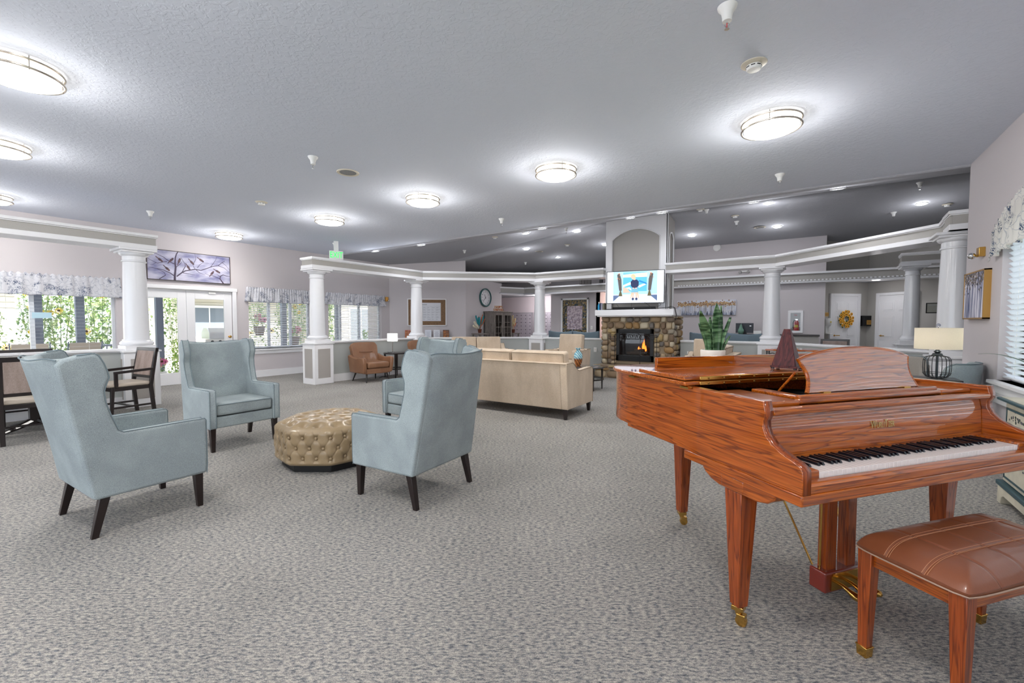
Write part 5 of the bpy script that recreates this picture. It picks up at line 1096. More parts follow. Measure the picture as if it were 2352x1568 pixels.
# rim outline of the curved case behind the arms
def outline(off=0):
    p = [(-off, .60), (-off, 1.14)]
    p += [(.16 - (.16 + off) * math.cos(R(a)), 1.14 + (.28 + off) * math.sin(R(a))) for a in range(15, 91, 15)]
    p += [(.50, 1.42 + off)]
    p += [(.50 + (.16 + off) * math.sin(R(a)), 1.26 + (.16 + off) * math.cos(R(a))) for a in range(20, 81, 20)]
    def bz(u): a, b_, d, e = (.66 + off, 1.26), (.74 + off, .92), (1.40 + off, 1.16), (PWD + off, .60); return tuple((1 - u) ** 3 * a[i] + 3 * u * (1 - u) ** 2 * b_[i] + 3 * u * u * (1 - u) * d[i] + u ** 3 * e[i] for i in (0, 1))
    return p + [bz(i / 14) for i in range(15)]
ol = [(0, 1.125)] + outline(0)[1:]; b = M(); n = len(ol)
inn = []
for i, (x, y) in enumerate(ol):
    a = Vector(ol[min(i + 1, n - 1)]) - Vector(ol[max(i - 1, 0)]); a.normalize(); inn.append((x + a.y * .045, y - a.x * .045))
for i in range(n - 1):
    q = [ol[i], ol[i + 1], inn[i + 1], inn[i]]
    b.add([(x, y, .72) for x, y in q] + [(x, y, 1.012) for x, y in q], [(3, 2, 1, 0), (4, 5, 6, 7), (0, 1, 5, 4), (2, 3, 7, 6)])
obj('rim', b, OAKY, t, smooth=50, clean=True)
obj('soundboard', M().prism([(.045, .60)] + inn[1:], .735, .76, 'z'), mat('iron plate gold', c(150, 110, 56), .4, .5), t)
b = M(); 
for k in range(5): b.tube([(.16 + .22 * k, .56, .93), (.2 + .1 * k, 1.0 - .04 * k, .93)], .018, 6)
obj('plate_strut', b, BLACK, t)
obj('lid', M().prism(outline(.022)[0:], 1.014, 1.036, 'z'), OAK, t, bev=.006, bseg=3, smooth=50)
obj('lid_flap', M().box(-.024, PWD + .024, .60, .985, 1.040, 1.062), OAK, t, bev=.005, bseg=2)
obj('flap_lip', M().box(.06, PWD - .06, .93, .955, 1.062, 1.125).box(.06, PWD - .06, .90, .965, 1.060, 1.066), OAK, t, bev=.004)
obj('long_hinge', M().box(.06, PWD - .04, .592, .602, 1.016, 1.034).box(.06, PWD - .04, .592, .600, 1.040, 1.058), BRASS, t, bev=.002)
b = M()
for k in range(14): b.ball((.11 + .095 * k, .592, 1.049), .005, 8, 6).ball((.11 + .095 * k, .592, 1.024), .005, 8, 6)
obj('hinge_screw', b, mat('screw brass', c(150, 112, 56), .3, 1), t)
for y in (.60, 1.05): obj('lid_hinge', M().box(-.028, -.0, y - .03, y + .03, 1.004, 1.012).tube([(-.004, y - .03, 1.010), (-.004, y + .03, 1.010)], .005, 8), BRASS, t)
# front: fallboard, shelf mouldings, key bed
obj('fallboard', M().prism([(.185, .765), (.205, .765), (.225, .955), (.205, .962), (.192, .90)], .042, PWD - .042, 'x'), OAK, t, bev=.004, smooth=40)
obj('fallboard_moulding', M().prism([(.158, .962), (.165, .952), (.215, .955), (.215, .975), (.168, .978), (.158, .972)], .042, PWD - .042, 'x'), OAK, t, bev=.004, bseg=3)
obj('case_interior', M().box(.042, PWD - .042, .22, .60, .70, .80), mat('dark felt', c(22, 18, 18), .8), t)
obj('front_shelf', M().box(.042, .27, .235, .56, .965, .992).box(1.18, PWD - .042, .235, .56, .965, .992).box(.27, 1.18, .235, .27, .972, .992), OAK, t, bev=.007, bseg=3)
obj('desk_slide', M().box(.30, 1.20, .262, .285, .985, 1.006).box(.30, .36, .262, .52, .982, 1.0).box(1.14, 1.20, .262, .52, .982, 1.0), OAK, t, bev=.006, bseg=3)
def desk(u, v, off=0):
    s_ = -1 + 2 * u; hw = .365 - .022 * math.sin(v * math.pi) - .03 * v + .03 * v * v; zt = .155 + .05 * (1 - s_ * s_ * .85 - .15 * s_ ** 8) - .01; z = zt * v
    return (.76 + s_ * hw, (.300 + .048 * v ** 1.1) + .018 * math.sin(v * math.pi) * 0 + off, 1.004 + z)
q = M(); q.grid(lambda u, v: desk(u, v), 30, 14); q.grid(lambda u, v: desk(u, v, .014), 30, 14)
n = 31 * 15
for i in range(30): q.f += [(i * 15 + 14, (i + 1) * 15 + 14, n + (i + 1) * 15 + 14, n + i * 15 + 14), (i * 15, (i + 1) * 15, n + (i + 1) * 15, n + i * 15)]; q.m += [0, 0]
for j in range(14): q.f += [(j, j + 1, n + j + 1, n + j), (450 + j, 450 + j + 1, n + 450 + j + 1, n + 450 + j)]; q.m += [0, 0]
OAKD = wood('desk lacquer', c(184, 98, 24), c(172, 84, 18), c(122, 52, 12), .3, coat=1); OAKD.node_tree.nodes['Principled BSDF'].inputs['Coat IOR'].default_value = 2.5
obj('music_desk', q, OAKD, t, bev=.003, smooth=50)
obj('desk_edge', M().tube([desk(0, 0, .007)] + [desk(0, v / 8, .007) for v in range(1, 9)] + [desk(i / 16, 1, .007) for i in range(1, 17)] + [desk(1, 1 - v / 8, .007) for v in range(1, 9)], .009, 8), OAK, t)
for x in (.49, 1.02): obj('desk_hinge', M().box(x - .022, x + .022, .284, .300, 1.002, 1.010), BRASS, t)
for x in (.42, 1.08): obj('desk_prop', M().tube([(x, .385, 1.09), (x, .47, .99)], .006, 8), OAK, t)
obj('key_bed', M().box(0, PWD, -.002, .62, .660, .70), OAK, t, bev=.004)
obj('key_slip', M().prism([(.002, .70), (.002, .728), (.010, .738), (.034, .742), (.036, .70)], .042, PWD - .042, 'x'), OAK, t, bev=.003)
for x0, x1 in ((.042, .127), (1.356, PWD - .042)): obj('key_block', M().box(x0, x1, .034, .19, .70, .772), OAK, t, bev=.006, bseg=3)
IV = mat('ivory key', c(240, 232, 228), .22); EB = mat('ebony key', c(20, 18, 26), .2)
kw = 1.225 / 52; wm = M().box(.0005, kw - .0005, 0, .152, -.027, 0)
w0 = obj('white_key', wm, IV, t, loc=(.129, .037, .762), bev=.0012, bseg=2)
for i in range(1, 52): o = w0.copy(); C.objects.link(o); o.parent = t; o.location = (.129 + i * kw, .037, .762)
bm_ = M().add([(-.0055, 0, 0), (.0055, 0, 0), (.0055, .1, 0), (-.0055, .1, 0), (-.0045, .007, .0115), (.0045, .007, .0115), (.0048, .1, .0115), (-.0048, .1, .0115)], [(3, 2, 1, 0), (4, 5, 6, 7), (0, 1, 5, 4), (1, 2, 6, 5), (2, 3, 7, 6), (3, 0, 4, 7)])
b0 = None
for i in range(51):
    if (i % 7) in (0, 2, 3, 5, 6):      # A#, C#, D#, F#, G# starting from the low A
        L_ = (.129 + (i + 1) * kw, .037 + .052, .762)
        if b0 is None: b0 = obj('black_key', bm_, EB, t, loc=L_, bev=.0012)
        else: o = b0.copy(); C.objects.link(o); o.parent = t; o.location = L_
xx = .625; GL_ = mat('gilt letters', c(206, 184, 120), .3, .7)
for ch, sz in (('W', .050), ('URL', .036), ('I', .036), ('T', .050), ('ZER', .036)):
    o = text('maker_lettering', ch, sz, GL_, t, (xx, .1862, .856), (R(87.5), 0, 0), .0006, .66, False); xx += max(v.co.x for v in o.data.vertices) * .66 + .002
# legs, leg brackets, casters
def caster(x, y, par, a=.5):
    o = obj('caster', M().box(-.024, .024, -.024, .024, .07, .09).cyl(0, 0, .05, .072, .014, 12).box(-.016, .016, -.030, .006, .03, .055), BRASS, par, loc=(x, y, 0), rot=(0, 0, a), bev=.002)
    w = M().cyl(0, 0, -.009, .009, .023, 20); w.tf(Matrix.Rotation(R(90), 4, 'Y')); obj('wheel', w, BRASS, o, loc=(0, -.012, .023))
for x, y in ((.055, .325), (PWD - .055, .325)):
    o = obj('leg', M().taper((x, y, .09), .052, .052, (x, y, .60), .092, .092), OAKZ, t, bev=.004, bseg=2); caster(x, y, o)
    br = [(.11, .66), (.12, .635), (.15, .612), (.20, .60), (.40, .60), (.45, .612), (.49, .635), (.51, .66)]
    obj('leg_bracket', M().prism(br, x - .05, x + .05, 'x'), OAKY, t, bev=.006)
    br = [(x - .055, .66), (x - .05, .60), (x + .05, .60), (x + .16 if x < .5 else x + .055, .625), (x + .20 if x < .5 else x + .055, .66)] if x < .5 else [(x - .20, .66), (x - .16, .625), (x - .05, .60), (x + .05, .60), (x + .055, .66)]
    obj('leg_bracket', M().prism(br, .262, .388, 'y'), OAKY, t, bev=.006)
o = obj('leg', M().taper((.46, 1.20, .09), .052, .052, (.46, 1.20, .72), .095, .095), OAKZ, t, bev=.004); caster(.46, 1.20, o, 1.2)
# pedal lyre
PC = .70
obj('lyre_block', M().box(PC - .13, PC + .13, .325, .41, .035, .135), mat('red mahogany gloss', c(120, 44, 34), .2, coat=1), t, bev=.008, bseg=3)
for x in (PC - .065, PC + .065): obj('lyre_post', M().box(x - .03, x + .03, .345, .395, .13, .67), OAKZ, t, bev=.004)
obj('lyre_plate', M().prism([(PC - .10, .05), (PC + .10, .05), (PC + .10, .115), (PC + .085, .128), (PC - .085, .128), (PC - .10, .115)], .318, .326, 'y'), BRASS, t)
for x in (PC - .062, PC, PC + .062):
    q = M().tube([(x, .33, .088), (x, .295, .086), (x, .265, .076), (x, .235, .066), (x, .215, .063), (x, .205, .062)], .01, 12, rr=[.009, .009, .013, .021, .019, .008]); q.v = [(a, b_, .074 + (z - .074) * .8) for a, b_, z in q.v]; obj('pedal', q, BRASS, t)
for p in ([(PC - .12, .40, .14), (PC - .22, .62, .66)], [(PC + .12, .40, .14), (PC + .22, .62, .66)], [(PC - .11, .37, .13), (PC - .11, .37, .66)], [(PC + .11, .37, .13), (PC + .11, .37, .66)]): obj('brace_rod', M().tube(p, .005, 8), BRASS, t)

# metronome and snake plant on the lid
x, y = plocal(.735, .70)
t = thing('metronome', 'dark wooden pyramid metronome standing on the piano lid', 'metronome', (x, y, 1.064), R(-14)); MW = wood('metronome mahogany', c(96, 48, 48), c(84, 40, 42), c(60, 30, 34), .35, axis=2)
obj('body', M().taper((0, 0, .016), .122, .10, (0, 0, .222), .030, .028), MW, t, bev=.003); obj('base', M().box(-.066, .066, -.055, .055, .008, .02), MW, t, bev=.003)
for sx in (-.055, .055):
    for sy in (-.045, .045): obj('foot', M().cyl(sx, sy, 0, .01, .009, 10), DARKW, t)
t = thing('snake_plant', 'banded snake plant in a white pot standing on piano lid', 'potted plant', plocal(.62, 1.13) + (1.038,)); t.scale = (1, 1, 1.05)
obj('pot', M().lathe([(0, 0), (.055, 0), (.064, .02), (.072, .06), (.074, .10), (.070, .105), (.066, .10), (.062, .085), (0, .085)], seg=36), mat('cream ceramic', c(236, 230, 218), .6, bump=.3, bscale=160, bdist=.002), t, smooth=50)
obj('soil', M().cyl(0, 0, .07, .09, .060, 20), mat('soil', c(60, 46, 36), .95), t)
LF = mat('snake plant leaf', c(30, 66, 32), .42, col2=c(104, 140, 98), scale=6, stretch=(1.4, 1.4, 9), lo=.42, hi=.58, detail=2)
def leaf(x, y, a, h, w, lean, tw=.3, bx=0):
    dx, dy = math.cos(a), math.sin(a)
    def fn(u, v):
        ww = w * (.55 + .9 * v - 1.45 * max(0, v - .45) ** 1.6 * 1.25) * (1 - v ** 7); s_ = (u - .5) * 2; ta = tw * v
        ox, oy = math.cos(a + 1.57 + ta), math.sin(a + 1.57 + ta); l = lean * v ** 1.8 + bx * math.sin(v * 6) * .01
        q = .012 * (s_ * s_)
        return (x + dx * (l + q) + ox * s_ * ww, y + dy * (l + q) + oy * s_ * ww, .085 + h * v)
    obj('leaf', M().grid(fn, 6, 22), LF, t, solid=.003, smooth=180)
V = PTH - .35   # broad faces turned towards the room
for a in ((-.018, .0, V + 3.6, .255, .032, .08, .25), (.02, -.012, V - 1.5, .30, .034, -.01, .2), (.03, .015, V - 1.2, .285, .028, .01, .5), (.042, .0, V - .3, .215, .022, .05, .4), (.0, .02, V + 1.9, .22, .03, .03, .3), (-.03, .012, V + 2.9, .18, .026, .05, .3), (.05, .0, V - .0, .105, .011, .045, .1)): leaf(*a)

# bench
t = thing('piano_bench', 'oak piano bench with stitched brown leather seat', 'bench', plocal(.735, -.125) + (0,), PTH - .02)
BL = mat('brown bench leather', c(124, 70, 44), .3, coat=.25, bump=.12, bscale=120, bdist=.002, col2=c(134, 78, 52), scale=3)
def seatf(u, v):
    x, y = (u - .5) * 2, (v - .5) * 2; ex, ey = abs(x) ** 9, abs(y) ** 7
    z = .512 - .052 * max(ex, ey) - .012 * (x * x + y * y) * .5
    for sx in (-.62, -.21, .21, .62): z -= .004 * math.exp(-((x - sx) / .011) ** 2)
    for sy in (-.34, .34): z -= .004 * math.exp(-((y - sy) / .025) ** 2)
    return (x * (.385 - .012 * ey), y * (.185 - .01 * ex), z)
q = M().grid(seatf, 120, 60); nr = [seatf(i / 60, 0) for i in range(61)] + [seatf(1, j / 30) for j in range(1, 31)] + [seatf(1 - i / 60, 1) for i in range(1, 61)] + [seatf(0, 1 - j / 30) for j in range(1, 30)]
n = len(nr); o0 = len(q.v); q.v += nr + [(x * .985, y * .975, .432) for x, y, z in nr]; q.f += [(o0 + i, o0 + (i + 1) % n, o0 + n + (i + 1) % n, o0 + n + i) for i in range(n)] + [tuple(range(o0 + n, o0 + 2 * n))]; q.m += [0] * (n + 1)
obj('seat', q, BL, t, smooth=60)
ST_ = mat('tan stitching', c(186, 128, 92), .6)
for sy in (-.385, -.34, -.295, .295, .34, .385): obj('stitching', M().tube([(lambda p: (p[0], p[1], p[2] + .0008))(seatf(j / 80, .5 + sy / 2)) for j in range(81)] , .0009, 5), ST_, t)
for sx in (-.62, -.21, .21, .62): obj('seam', M().tube([(lambda p: (p[0], p[1], p[2] + .0002))(seatf(.5 + sx / 2, j / 40)) for j in range(41)], .0011, 5), mat('dark seam', c(78, 42, 26), .5), t)
obj('welt', M().tube([(x * 1.0, y * 1.0, .436) for x, y, z in nr[::3]], .003, 6, True), mat('seam cord', c(170, 140, 120), .5), t)
for y in (-.155, .135): obj('apron', M().box(-.345, .345, y, y + .02, .375, .432), OAK, t, bev=.003)
for x in (-.355, .335): obj('apron', M().box(x, x + .02, -.15, .15, .375, .432), OAKY, t, bev=.003)
for sx in (-1, 1):
    for sy in (-1, 1):
        o = obj('leg', M().taper((sx * .345, sy * .15, .035), .034, .034, (sx * .345, sy * .145, .432), .052, .052), OAKZ, t, bev=.003)
        obj('brass_ferrule', M().taper((sx * .345, sy * .15, 0), .036, .036, (sx * .345, sy * .15, .04), .040, .040).taper((sx * .345, sy * .15, .037), .044, .044, (sx * .345, sy * .15, .043), .044, .044), BRASS, o, bev=.002)

# cage lamp on side table behind the piano
LX, LY, LZ = 1.045, 5.92, .775
t = thing('table_lamp', 'lit drum shade lamp with black wire cage base', 'lamp', (LX, LY, LZ)); t.scale = (.86,) * 3
def shade():
    m = fine(mat('linen shade', c(226, 218, 200), .8), .06, 120, (1, 1, 6)); translucent(m, .6); return m
b = M()
b.lathe([(.202, .335), (.202, .575)], seg=48, cap=False)
obj('lamp_shade', b, shade(), t, smooth=60); bulb(t, 'POINT', .8, (0, 0, .45), .04, (1, .92, .8))
b = M(); cp = [(.035, .262), (.10, .245), (.118, .21), (.122, .12), (.115, .05), (.09, .015), (.03, .0)]
for k in range(18): a = k * math.pi / 9; b.tube([(r * math.cos(a), r * math.sin(a), z) for r, z in cp], .003, 5)
for r, z in ((.119, .205), (.122, .06), (.09, .015)): b.tube([(r * math.cos(a), r * math.sin(a), z) for a in [i * math.pi / 16 for i in range(32)]], .003, 5, True)
obj('wire_cage', b, BM, t); obj('stem', M().lathe([(0, 0), (.012, 0), (.012, .25), (.05, .262), (.04, .285), (.02, .29), (.035, .305), (.018, .32), (.012, .34), (0, .34)], seg=20), mat('gunmetal', c(70, 78, 84), .3, .6), t)
obj('finial', M().ball((0, 0, .605), .021), mat('finial glass', c(120, 124, 140), .05, coat=1), t); obj('harp', M().cyl(0, 0, .34, .59, .003, 8), BM, t)
t = thing('lamp_table', 'dark side table under the wire cage lamp', 'table', (LX, LY, 0)); obj('tabletop', M().box(-.16, .16, -.16, .16, .75, .775), DARKW, t, bev=.004)
for sx in (-.13, .13):
    for sy in (-.13, .13): obj('leg', M().box(sx - .015, sx + .015, sy - .015, sy + .015, 0, .75), DARKW, t)
t = thing('writing_table', 'wooden topped table with scrolled iron sides behind music desk', 'table', (-.2, 7.9, 0)); obj('tabletop', M().box(-.35, .35, -.25, .25, .90, .925), OAK, t, bev=.004)
for sx in (-.33, .33):
    for sy in (-.22, .22): obj('leg', M().box(sx - .01, sx + .01, sy - .01, sy + .01, 0, .9), BM, t)
for x0 in (-.26, -.08, .1, .28): obj('scroll', M().tube([(x0 + .05 * (1 - i / 30) * math.cos(i * .5), -.235, .82 + .05 * (1 - i / 30) * math.sin(i * .5)) for i in range(26)], .006, 6), BM, t)
c2 = dup(dc, (.42, 11.9, 0), R(170), 'dark dining chair beyond the low wall, near wreath door')

# painted chest by the right wall
t = thing('painted_chest', 'cream painted chest with teal edging at right picture edge', 'chest', (1.33, 4.36, 0)); CP = mat('cream painted wood', c(206, 200, 180), .5, col2=c(190, 184, 166), scale=8); TE = mat('teal edging', c(40, 72, 80), .45)
obj('carcass', M().box(-.13, .18, -.30, .30, .17, .74), CP, t, bev=.004)
obj('top', M().box(-.17, .19, -.34, .34, .755, .775), TE, t, bev=.005); obj('top_inlay', M().box(-.15, .17, -.32, .32, .775, .779), CP, t)
obj('plinth', M().prism([(-.32, 0), (-.26, 0), (-.24, .05), (-.20, .07), (.20, .07), (.24, .05), (.26, 0), (.32, 0), (.32, .13), (-.32, .13)], -.15, .19, 'x'), CP, t, bev=.004); obj('plinth_moulding', M().box(-.16, .19, -.33, .33, .13, .165), TE, t, bev=.008)
for z0, z1 in ((.58, .71), (.20, .54)):
    o = obj('drawer' if z0 > .5 else 'door', M().box(-.136, -.13, -.26, .26, z0, z1), CP, t); obj('painted_border', M().box(-.139, -.134, -.26, .26, z0, z0 + .014).box(-.139, -.134, -.26, .26, z1 - .014, z1).box(-.139, -.134, -.26, -.246, z0, z1).box(-.139, -.134, .246, .26, z0, z1), TE, o)
    b = M()
    for k in range(30): b.ball((-.137, rnd.uniform(-.2, .2), (z0 + z1) / 2 + rnd.gauss(0, (z1 - z0) * .16)), .012, 6, 4, .1, rnd.uniform(.5, 1.4), rnd.uniform(.4, 1.2))
    obj('painted_flower', b, mat('plum paint', c(92, 86, 104), .6, col2=c(70, 84, 70), scale=30), o)
t = thing('spider_plant', 'arching plant on the chest showing one leaf tip', 'potted plant', (1.36, 4.28, .779)); obj('pot', M().lathe([(0, 0), (.07, 0), (.09, .13), (.095, .135), (.085, .135), (0, .12)], seg=24), mat('cream ceramic', c(236, 230, 218)), t)
for a, h, l in ((2.55, .30, .42), (3.4, .2, .3), (1.9, .26, .3), (4.3, .25, .22), (5.2, .3, .1), (.5, .3, .1), (1.2, .34, .2), (2.9, .35, .2)):
    def fn(u, v, a=a, h=h, l=l): s_ = (u - .5) * .026 * (1 - v ** 3); r = l * v; z = .12 + h * (1.6 * v - .95 * v * v); return (r * math.cos(a) - s_ * math.sin(a), r * math.sin(a) + s_ * math.cos(a), z)
    obj('leaf', M().grid(fn, 3, 14), mat('green strap leaf', c(70, 104, 80), .5), t, solid=.002)
# reception desk things behind the settees
t = thing('reception_desk', 'long reception counter behind the slate settees at back', 'desk', (-1.1, 13.1, 0)); obj('counter_top', M().box(-1.3, 1.3, -.3, .3, .99, 1.03), DARKW, t); obj('front_panel', M().box(-1.28, 1.28, -.28, -.25, 0, .99), WALLG, t)
t = thing('computer_monitor', 'black computer monitor seen from behind on the counter', 'monitor', (-1.44, 13.15, 1.03)); obj('screen_back', M().box(-.21, .21, 0, .03, .02, .28), mat('monitor black', c(26, 32, 44), .4), t, bev=.004); obj('stand', M().box(-.05, .05, -.02, .1, 0, .05), BLACK, t); obj('badge', M().box(.12, .16, -.002, 0, .2, .21), CHROME, t)
tag(obj('pear_sculpture', M().lathe([(0, 0), (.05, 0), (.075, .05), (.07, .10), (.04, .16), (.028, .21), (.02, .24), (0, .25)], seg=24).tube([(0, 0, .24), (.01, 0, .275)], .006, 6), mat('sage glaze', c(108, 146, 128), .3), loc=(-1.50, 12.95, 1.03)), 'sage green ceramic pear in front of the monitor', 'ornament')
tag(obj('white_box', M().box(-.09, .09, -.03, .03, 0, .08), WHITE, loc=(-1.12, 12.98, 1.03), bev=.004), 'white box with four windows right of the monitor', 'box')
tag(obj('desk_phone', M().box(-.1, .08, -.05, .05, 0, .03).box(.03, .07, -.03, .03, .03, .13), BLACK, loc=(-2.1, 13.0, 1.03), bev=.003), 'dark desk phone on the counter left of the monitor', 'phone')
tag(obj('paper_cup', M().lathe([(0, 0), (.028, 0), (.036, .11), (0, .11)], seg=20), mat('dark cup', c(40, 40, 66), .4), loc=(-1.92, 12.98, 1.03)), 'dark cup between desk phone and monitor', 'cup')

# ------------------------------------------------------------------ courtyard beyond the left windows
struct('ground_patio', M().box(-26, -11.3, -8, 24, -.15, -.08), mat('patio concrete', c(206, 202, 196), .9, col2=c(190, 188, 184), scale=2), smooth=0)
struct('ground_side', M().box(1.73, 20, -14, 7.3, -.3, -.15), mat('lawn', c(120, 140, 96), .95, col2=c(96, 118, 76), scale=5), smooth=0)
POST = mat('porch post paint', c(112, 122, 140), .6); SID = mat('cream siding', c(226, 220, 206), .8); BL2 = mat('blue grey window', c(120, 130, 142), .3)
for l, y in (('slate porch post behind left window mullion', 2.00), ('slate porch post right of the patio chairs', 2.63), ('slate porch post seen through the glass door', 4.02), ('slate porch post behind the left of second window', 7.05), ('slate porch post behind second column', 8.85)):
    t = thing('porch_post', l, 'post', (-13.0, y, -.08), 0, 'porch posts'); obj('shaft', M().box(-.06, .06, -.07, .07, .1, 3.0), POST, t, bev=.004); obj('base', M().box(-.09, .09, -.1, .1, 0, .1), mat('post base', c(220, 220, 220)), t, bev=.004)
def house(label, x, y0, y1, wins, eave=2.25):
    t = thing('courtyard_house', label, 'building', (x, (y0 + y1) / 2, -.08)); w = (y1 - y0) / 2
    b = M().box(-3, 0, -w, w, 0, eave)
    for k in range(int(eave / .15)): b.box(0, .018, -w, w, k * .15, k * .15 + .13)
    obj('siding_wall', b, SID, t); obj('roof', M().prism([(-3.4, eave), (.6, eave), (.6, eave + .16), (-1.4, eave + .95), (-3.4, eave + .2)], -w - .4, w + .4, 'y'), mat('grey shingles', c(150, 156, 170), .9, col2=c(128, 134, 150), scale=8), t)
    for yy, z0, z1, ww in wins:
        o = obj('window', M().box(.018, .05, yy - ww - .08, yy + ww + .08, z0 - .08, z1 + .08), mat('window trim ext', c(240, 240, 240)), t); obj('pane', M().box(.05, .055, yy - ww, yy - .02, z0, z1).box(.05, .055, yy + .02, yy + ww, z0, z1), BL2, o)
    return t
house('cream sided house with window, seen through the right glass door', -17, 5.6, 9.4, [(-.85, .95, 1.9, .5)]); house('cream sided house beyond the leftmost window', -17.5, -3, 2.3, [(-.9, .9, 1.8, .5)], 2.6); house('house with dark window behind the third window', -16.5, 10.6, 16, [(-.9, .4, 2.0, .55)], 2.9)
LG = island_mat('sunlit leaves', [c(128, 158, 92), c(150, 176, 112), c(104, 138, 82), c(180, 196, 140), c(140, 168, 120), c(206, 212, 176)], .7, 0); translucent(LG, .35)
YP = mat('yellow petals', c(246, 206, 50), .7); BC = mat('dark flower centre', c(80, 50, 30), .8); translucent(YP, .4)
def shrub(label, x, y, h, r, n=420, fl=7, name='sunflower_shrub', cat='shrub', leaf_=.066, m=None, z0=-.08, stem=True, pink=None):
    t = thing(name, label, cat, (x, y, z0)); b = M()
    for i in range(n):
        a = rnd.uniform(0, 6.283); u = rnd.random() ** .8; q = r * math.sqrt(rnd.random()) * (1 - .5 * u ** 3); p = Vector((q * math.cos(a), q * math.sin(a), h * (.06 + .94 * u)))
        L_ = leaf_ * rnd.uniform(.6, 1.4); s0 = len(b.v); b.add([(0, 0, 0), (L_ * .5, L_ * .45, .01), (L_ * 1.25, 0, -.02), (L_ * .5, -L_ * .45, .01)], [(0, 1, 2, 3)])
        b.tf(Matrix.Translation(p) @ Matrix.Rotation(rnd.uniform(0, 6.28), 4, 'Z') @ Matrix.Rotation(rnd.uniform(-1.2, 1.2), 4, 'Y'), s0)
    obj('foliage', b, m or LG, t, smooth=0)
    if stem:
        b = M()
        for k in range(7): a = k * .9; b.tube([(.03 * math.cos(a), .03 * math.sin(a), 0), (r * .3 * math.cos(a), r * .3 * math.sin(a), h * .5), (r * .6 * math.cos(a), r * .6 * math.sin(a), h * .95)], .006, 5)
        obj('stems', b, mat('green stem', c(150, 168, 112), .8), t)
    for k in range(fl):
        a = rnd.uniform(-1.3, 1.3); p = (r * .95 * math.cos(a), r * math.sin(a), h * rnd.uniform(.45, 1)); b = M(); e = rnd.uniform(.035, .06)
        for j in range(11): q = j * 6.283 / 11; b.add([(.01, 0, 0), (0, e * 1.1 * math.cos(q - .2), e * 1.1 * math.sin(q - .2)), (0, e * 1.5 * math.cos(q), e * 1.5 * math.sin(q)), (0, e * 1.1 * math.cos(q + .2), e * 1.1 * math.sin(q + .2))], [(0, 1, 2, 3)])
        b.mi = 1; b.ball((.012, 0, 0), e * .45, 8, 6, .5, 1, 1); obj('flower', b, [pink or YP, BC], t, loc=p, rot=(0, rnd.uniform(-.4, .3), rnd.uniform(-.4, .4)), smooth=0)
    return t
for i, (l, x, y, h, r, n, f) in enumerate((('sparse flowering shrub outside the left end of window', -14.3, 1.45, 1.7, .42, 160, 3), ('sunflower bush left of the first porch post', -14.2, 2.15, 2.1, .40, 320, 4), ('dense sunflower bush between the two porch posts', -14.4, 2.55, 2.35, .5, 600, 9), ('tall sunflower bush right of second porch post', -14.3, 3.25, 2.4, .5, 600, 7),
        ('flowering bush outside behind the white column', -14.6, 3.95, 2.3, .45, 420, 3), ('leafy bush seen in left glass door pane', -14.2, 4.75, 2.15, .42, 300, 0), ('sunflower plant at left of the second window', -13.9, 6.75, 2.0, .40, 200, 3), ('tall sunflower at middle of second window', -13.6, 7.45, 2.1, .42, 340, 5), ('leafy sunflower beside the second column', -13.7, 8.1, 2.2, .45, 420, 3), ('sunflower bush outside behind the second column', -13.8, 8.9, 2.2, .4, 300, 2), ('low sunflower outside the third window', -13.2, 10.3, 1.15, .4, 220, 3), ('pale shrub outside third window, right half', -14.6, 11.9, 1.9, .4, 260, 1))):
    shrub(l, x, y, h, r, int(n * 1.7), f)
shrub('bright green shrub by the door pane', -13.4, 4.62, 1.05, .30, 320, 0, 'garden_shrub', leaf_=.05, m=translucent(island_mat('lime leaves', [c(150, 180, 70), c(120, 160, 60), c(176, 200, 100)], .7, 0), .3))
shrub('low blue green ground cover bush behind door', -13.9, 4.9, .6, .42, 320, 0, 'garden_shrub', leaf_=.05, stem=False)
shrub('leafy hedge bush far behind the sunflowers', -15.8, 3.4, 2.1, .9, 600, 0, 'garden_shrub', leaf_=.11); shrub('leafy hedge bush behind second window', -15.3, 9.9, 2.4, .6, 600, 0, 'garden_shrub', leaf_=.11)
PKP = mat('pink petals', c(224, 110, 160), .7)
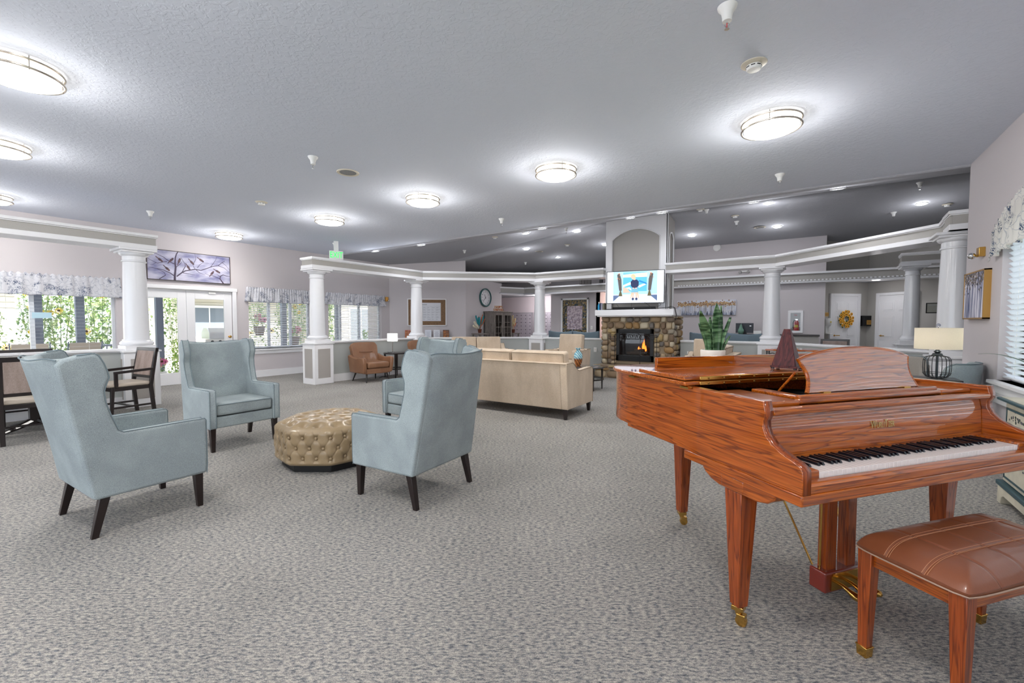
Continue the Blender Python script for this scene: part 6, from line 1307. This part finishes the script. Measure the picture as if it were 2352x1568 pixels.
for l, x, y, z in (('white pot of pink flowers on patio seen through the glass door', -12.35, 3.78, -.08), ('hanging basket outside left of the second window', -12.9, 6.3, .95), ('dark hanging basket outside middle of second window', -12.7, 7.2, .62)):
    t = shrub(l, x, y, .3, .15, 90, 5, 'flower_pot', 'flower pot', .05, stem=False, pink=PKP, z0=z + .28); obj('pot', M().lathe([(0, -.28), (.10, -.28), (.15, -.02), (.16, 0), (0, -.01)], seg=20), WHITE if z < 0 else mat('basket', c(120, 104, 92), .9), t)
    if z > 0:
        for a in (0, 2.1, 4.2): obj('hanging_chain', M().tube([(.14 * math.cos(a), .14 * math.sin(a), 0), (0, 0, .6), (0, 0, 3.0 - z - .3)], .004, 4), BM, t)
struct('ceiling_porch', M().box(-13.3, -11.9, -7, 7.4, 3.0, 3.1).box(-13.3, -11.3, 7.4, 10, 2.9, 3.0), TRIM, smooth=0)
SL = mat('beige sling', c(196, 184, 168), .8)
for l, y, a in (('beige sling patio chair outside window, left one', 1.83, 80), ('beige sling patio chair outside window, right one', 2.50, 96)):
    t = thing('patio_chair', l, 'patio chair', (-12.55, y, -.08), R(a), 'patio chairs'); obj('sling', M().prism([(.25, .42), (-.2, .38), (-.36, 1.0), (-.375, 1.0), (-.22, .36), (.25, .40)], -.24, .24, 'x'), SL, t)
    for sx in (-.26, .26): obj('frame', M().tube([(sx, .3, 0), (sx, .26, .42), (sx, -.2, .39), (sx, -.37, 1.02)], .012, 6).tube([(sx, -.32, 0), (sx, -.05, .4)], .012, 6), POST, t)
t = thing('patio_table', 'slim grey patio table outside right end of window', 'patio table', (-12.6, 3.15, -.08)); obj('tabletop', M().box(-.3, .3, -.35, .35, .90, .93), POST, t)
for sx in (-.26, .26):
    for sy in (-.3, .3): obj('leg', M().tube([(sx, sy, 0), (sx * .8, sy * .8, .9)], .012, 6), POST, t)
t = thing('gas_grill', 'stainless gas grill outside the right glass door', 'grill', (-12.9, 5.35, -.08), R(90)); obj('cart', M().box(-.55, .55, -.25, .25, .05, .88), mat('stainless', c(214, 216, 220), .3, .6), t, bev=.01)
obj('hood', M().prism([(-.25, .98), (.25, .98), (.25, 1.15), (.1, 1.28), (-.12, 1.28), (-.25, 1.15)], -.4, .4, 'x'), mat('stainless', c(214, 216, 220)), t, bev=.02); obj('control_panel', M().box(-.5, .5, -.29, -.25, .86, .98), WHITE, t)
for k in range(5): q = M().cyl(0, 0, 0, .03, .03, 14); q.tf(Matrix.Translation((-.36 + .18 * k, -.29, .92)) @ Matrix.Rotation(R(90), 4, 'X')); obj('knob', q, BLACK, t)
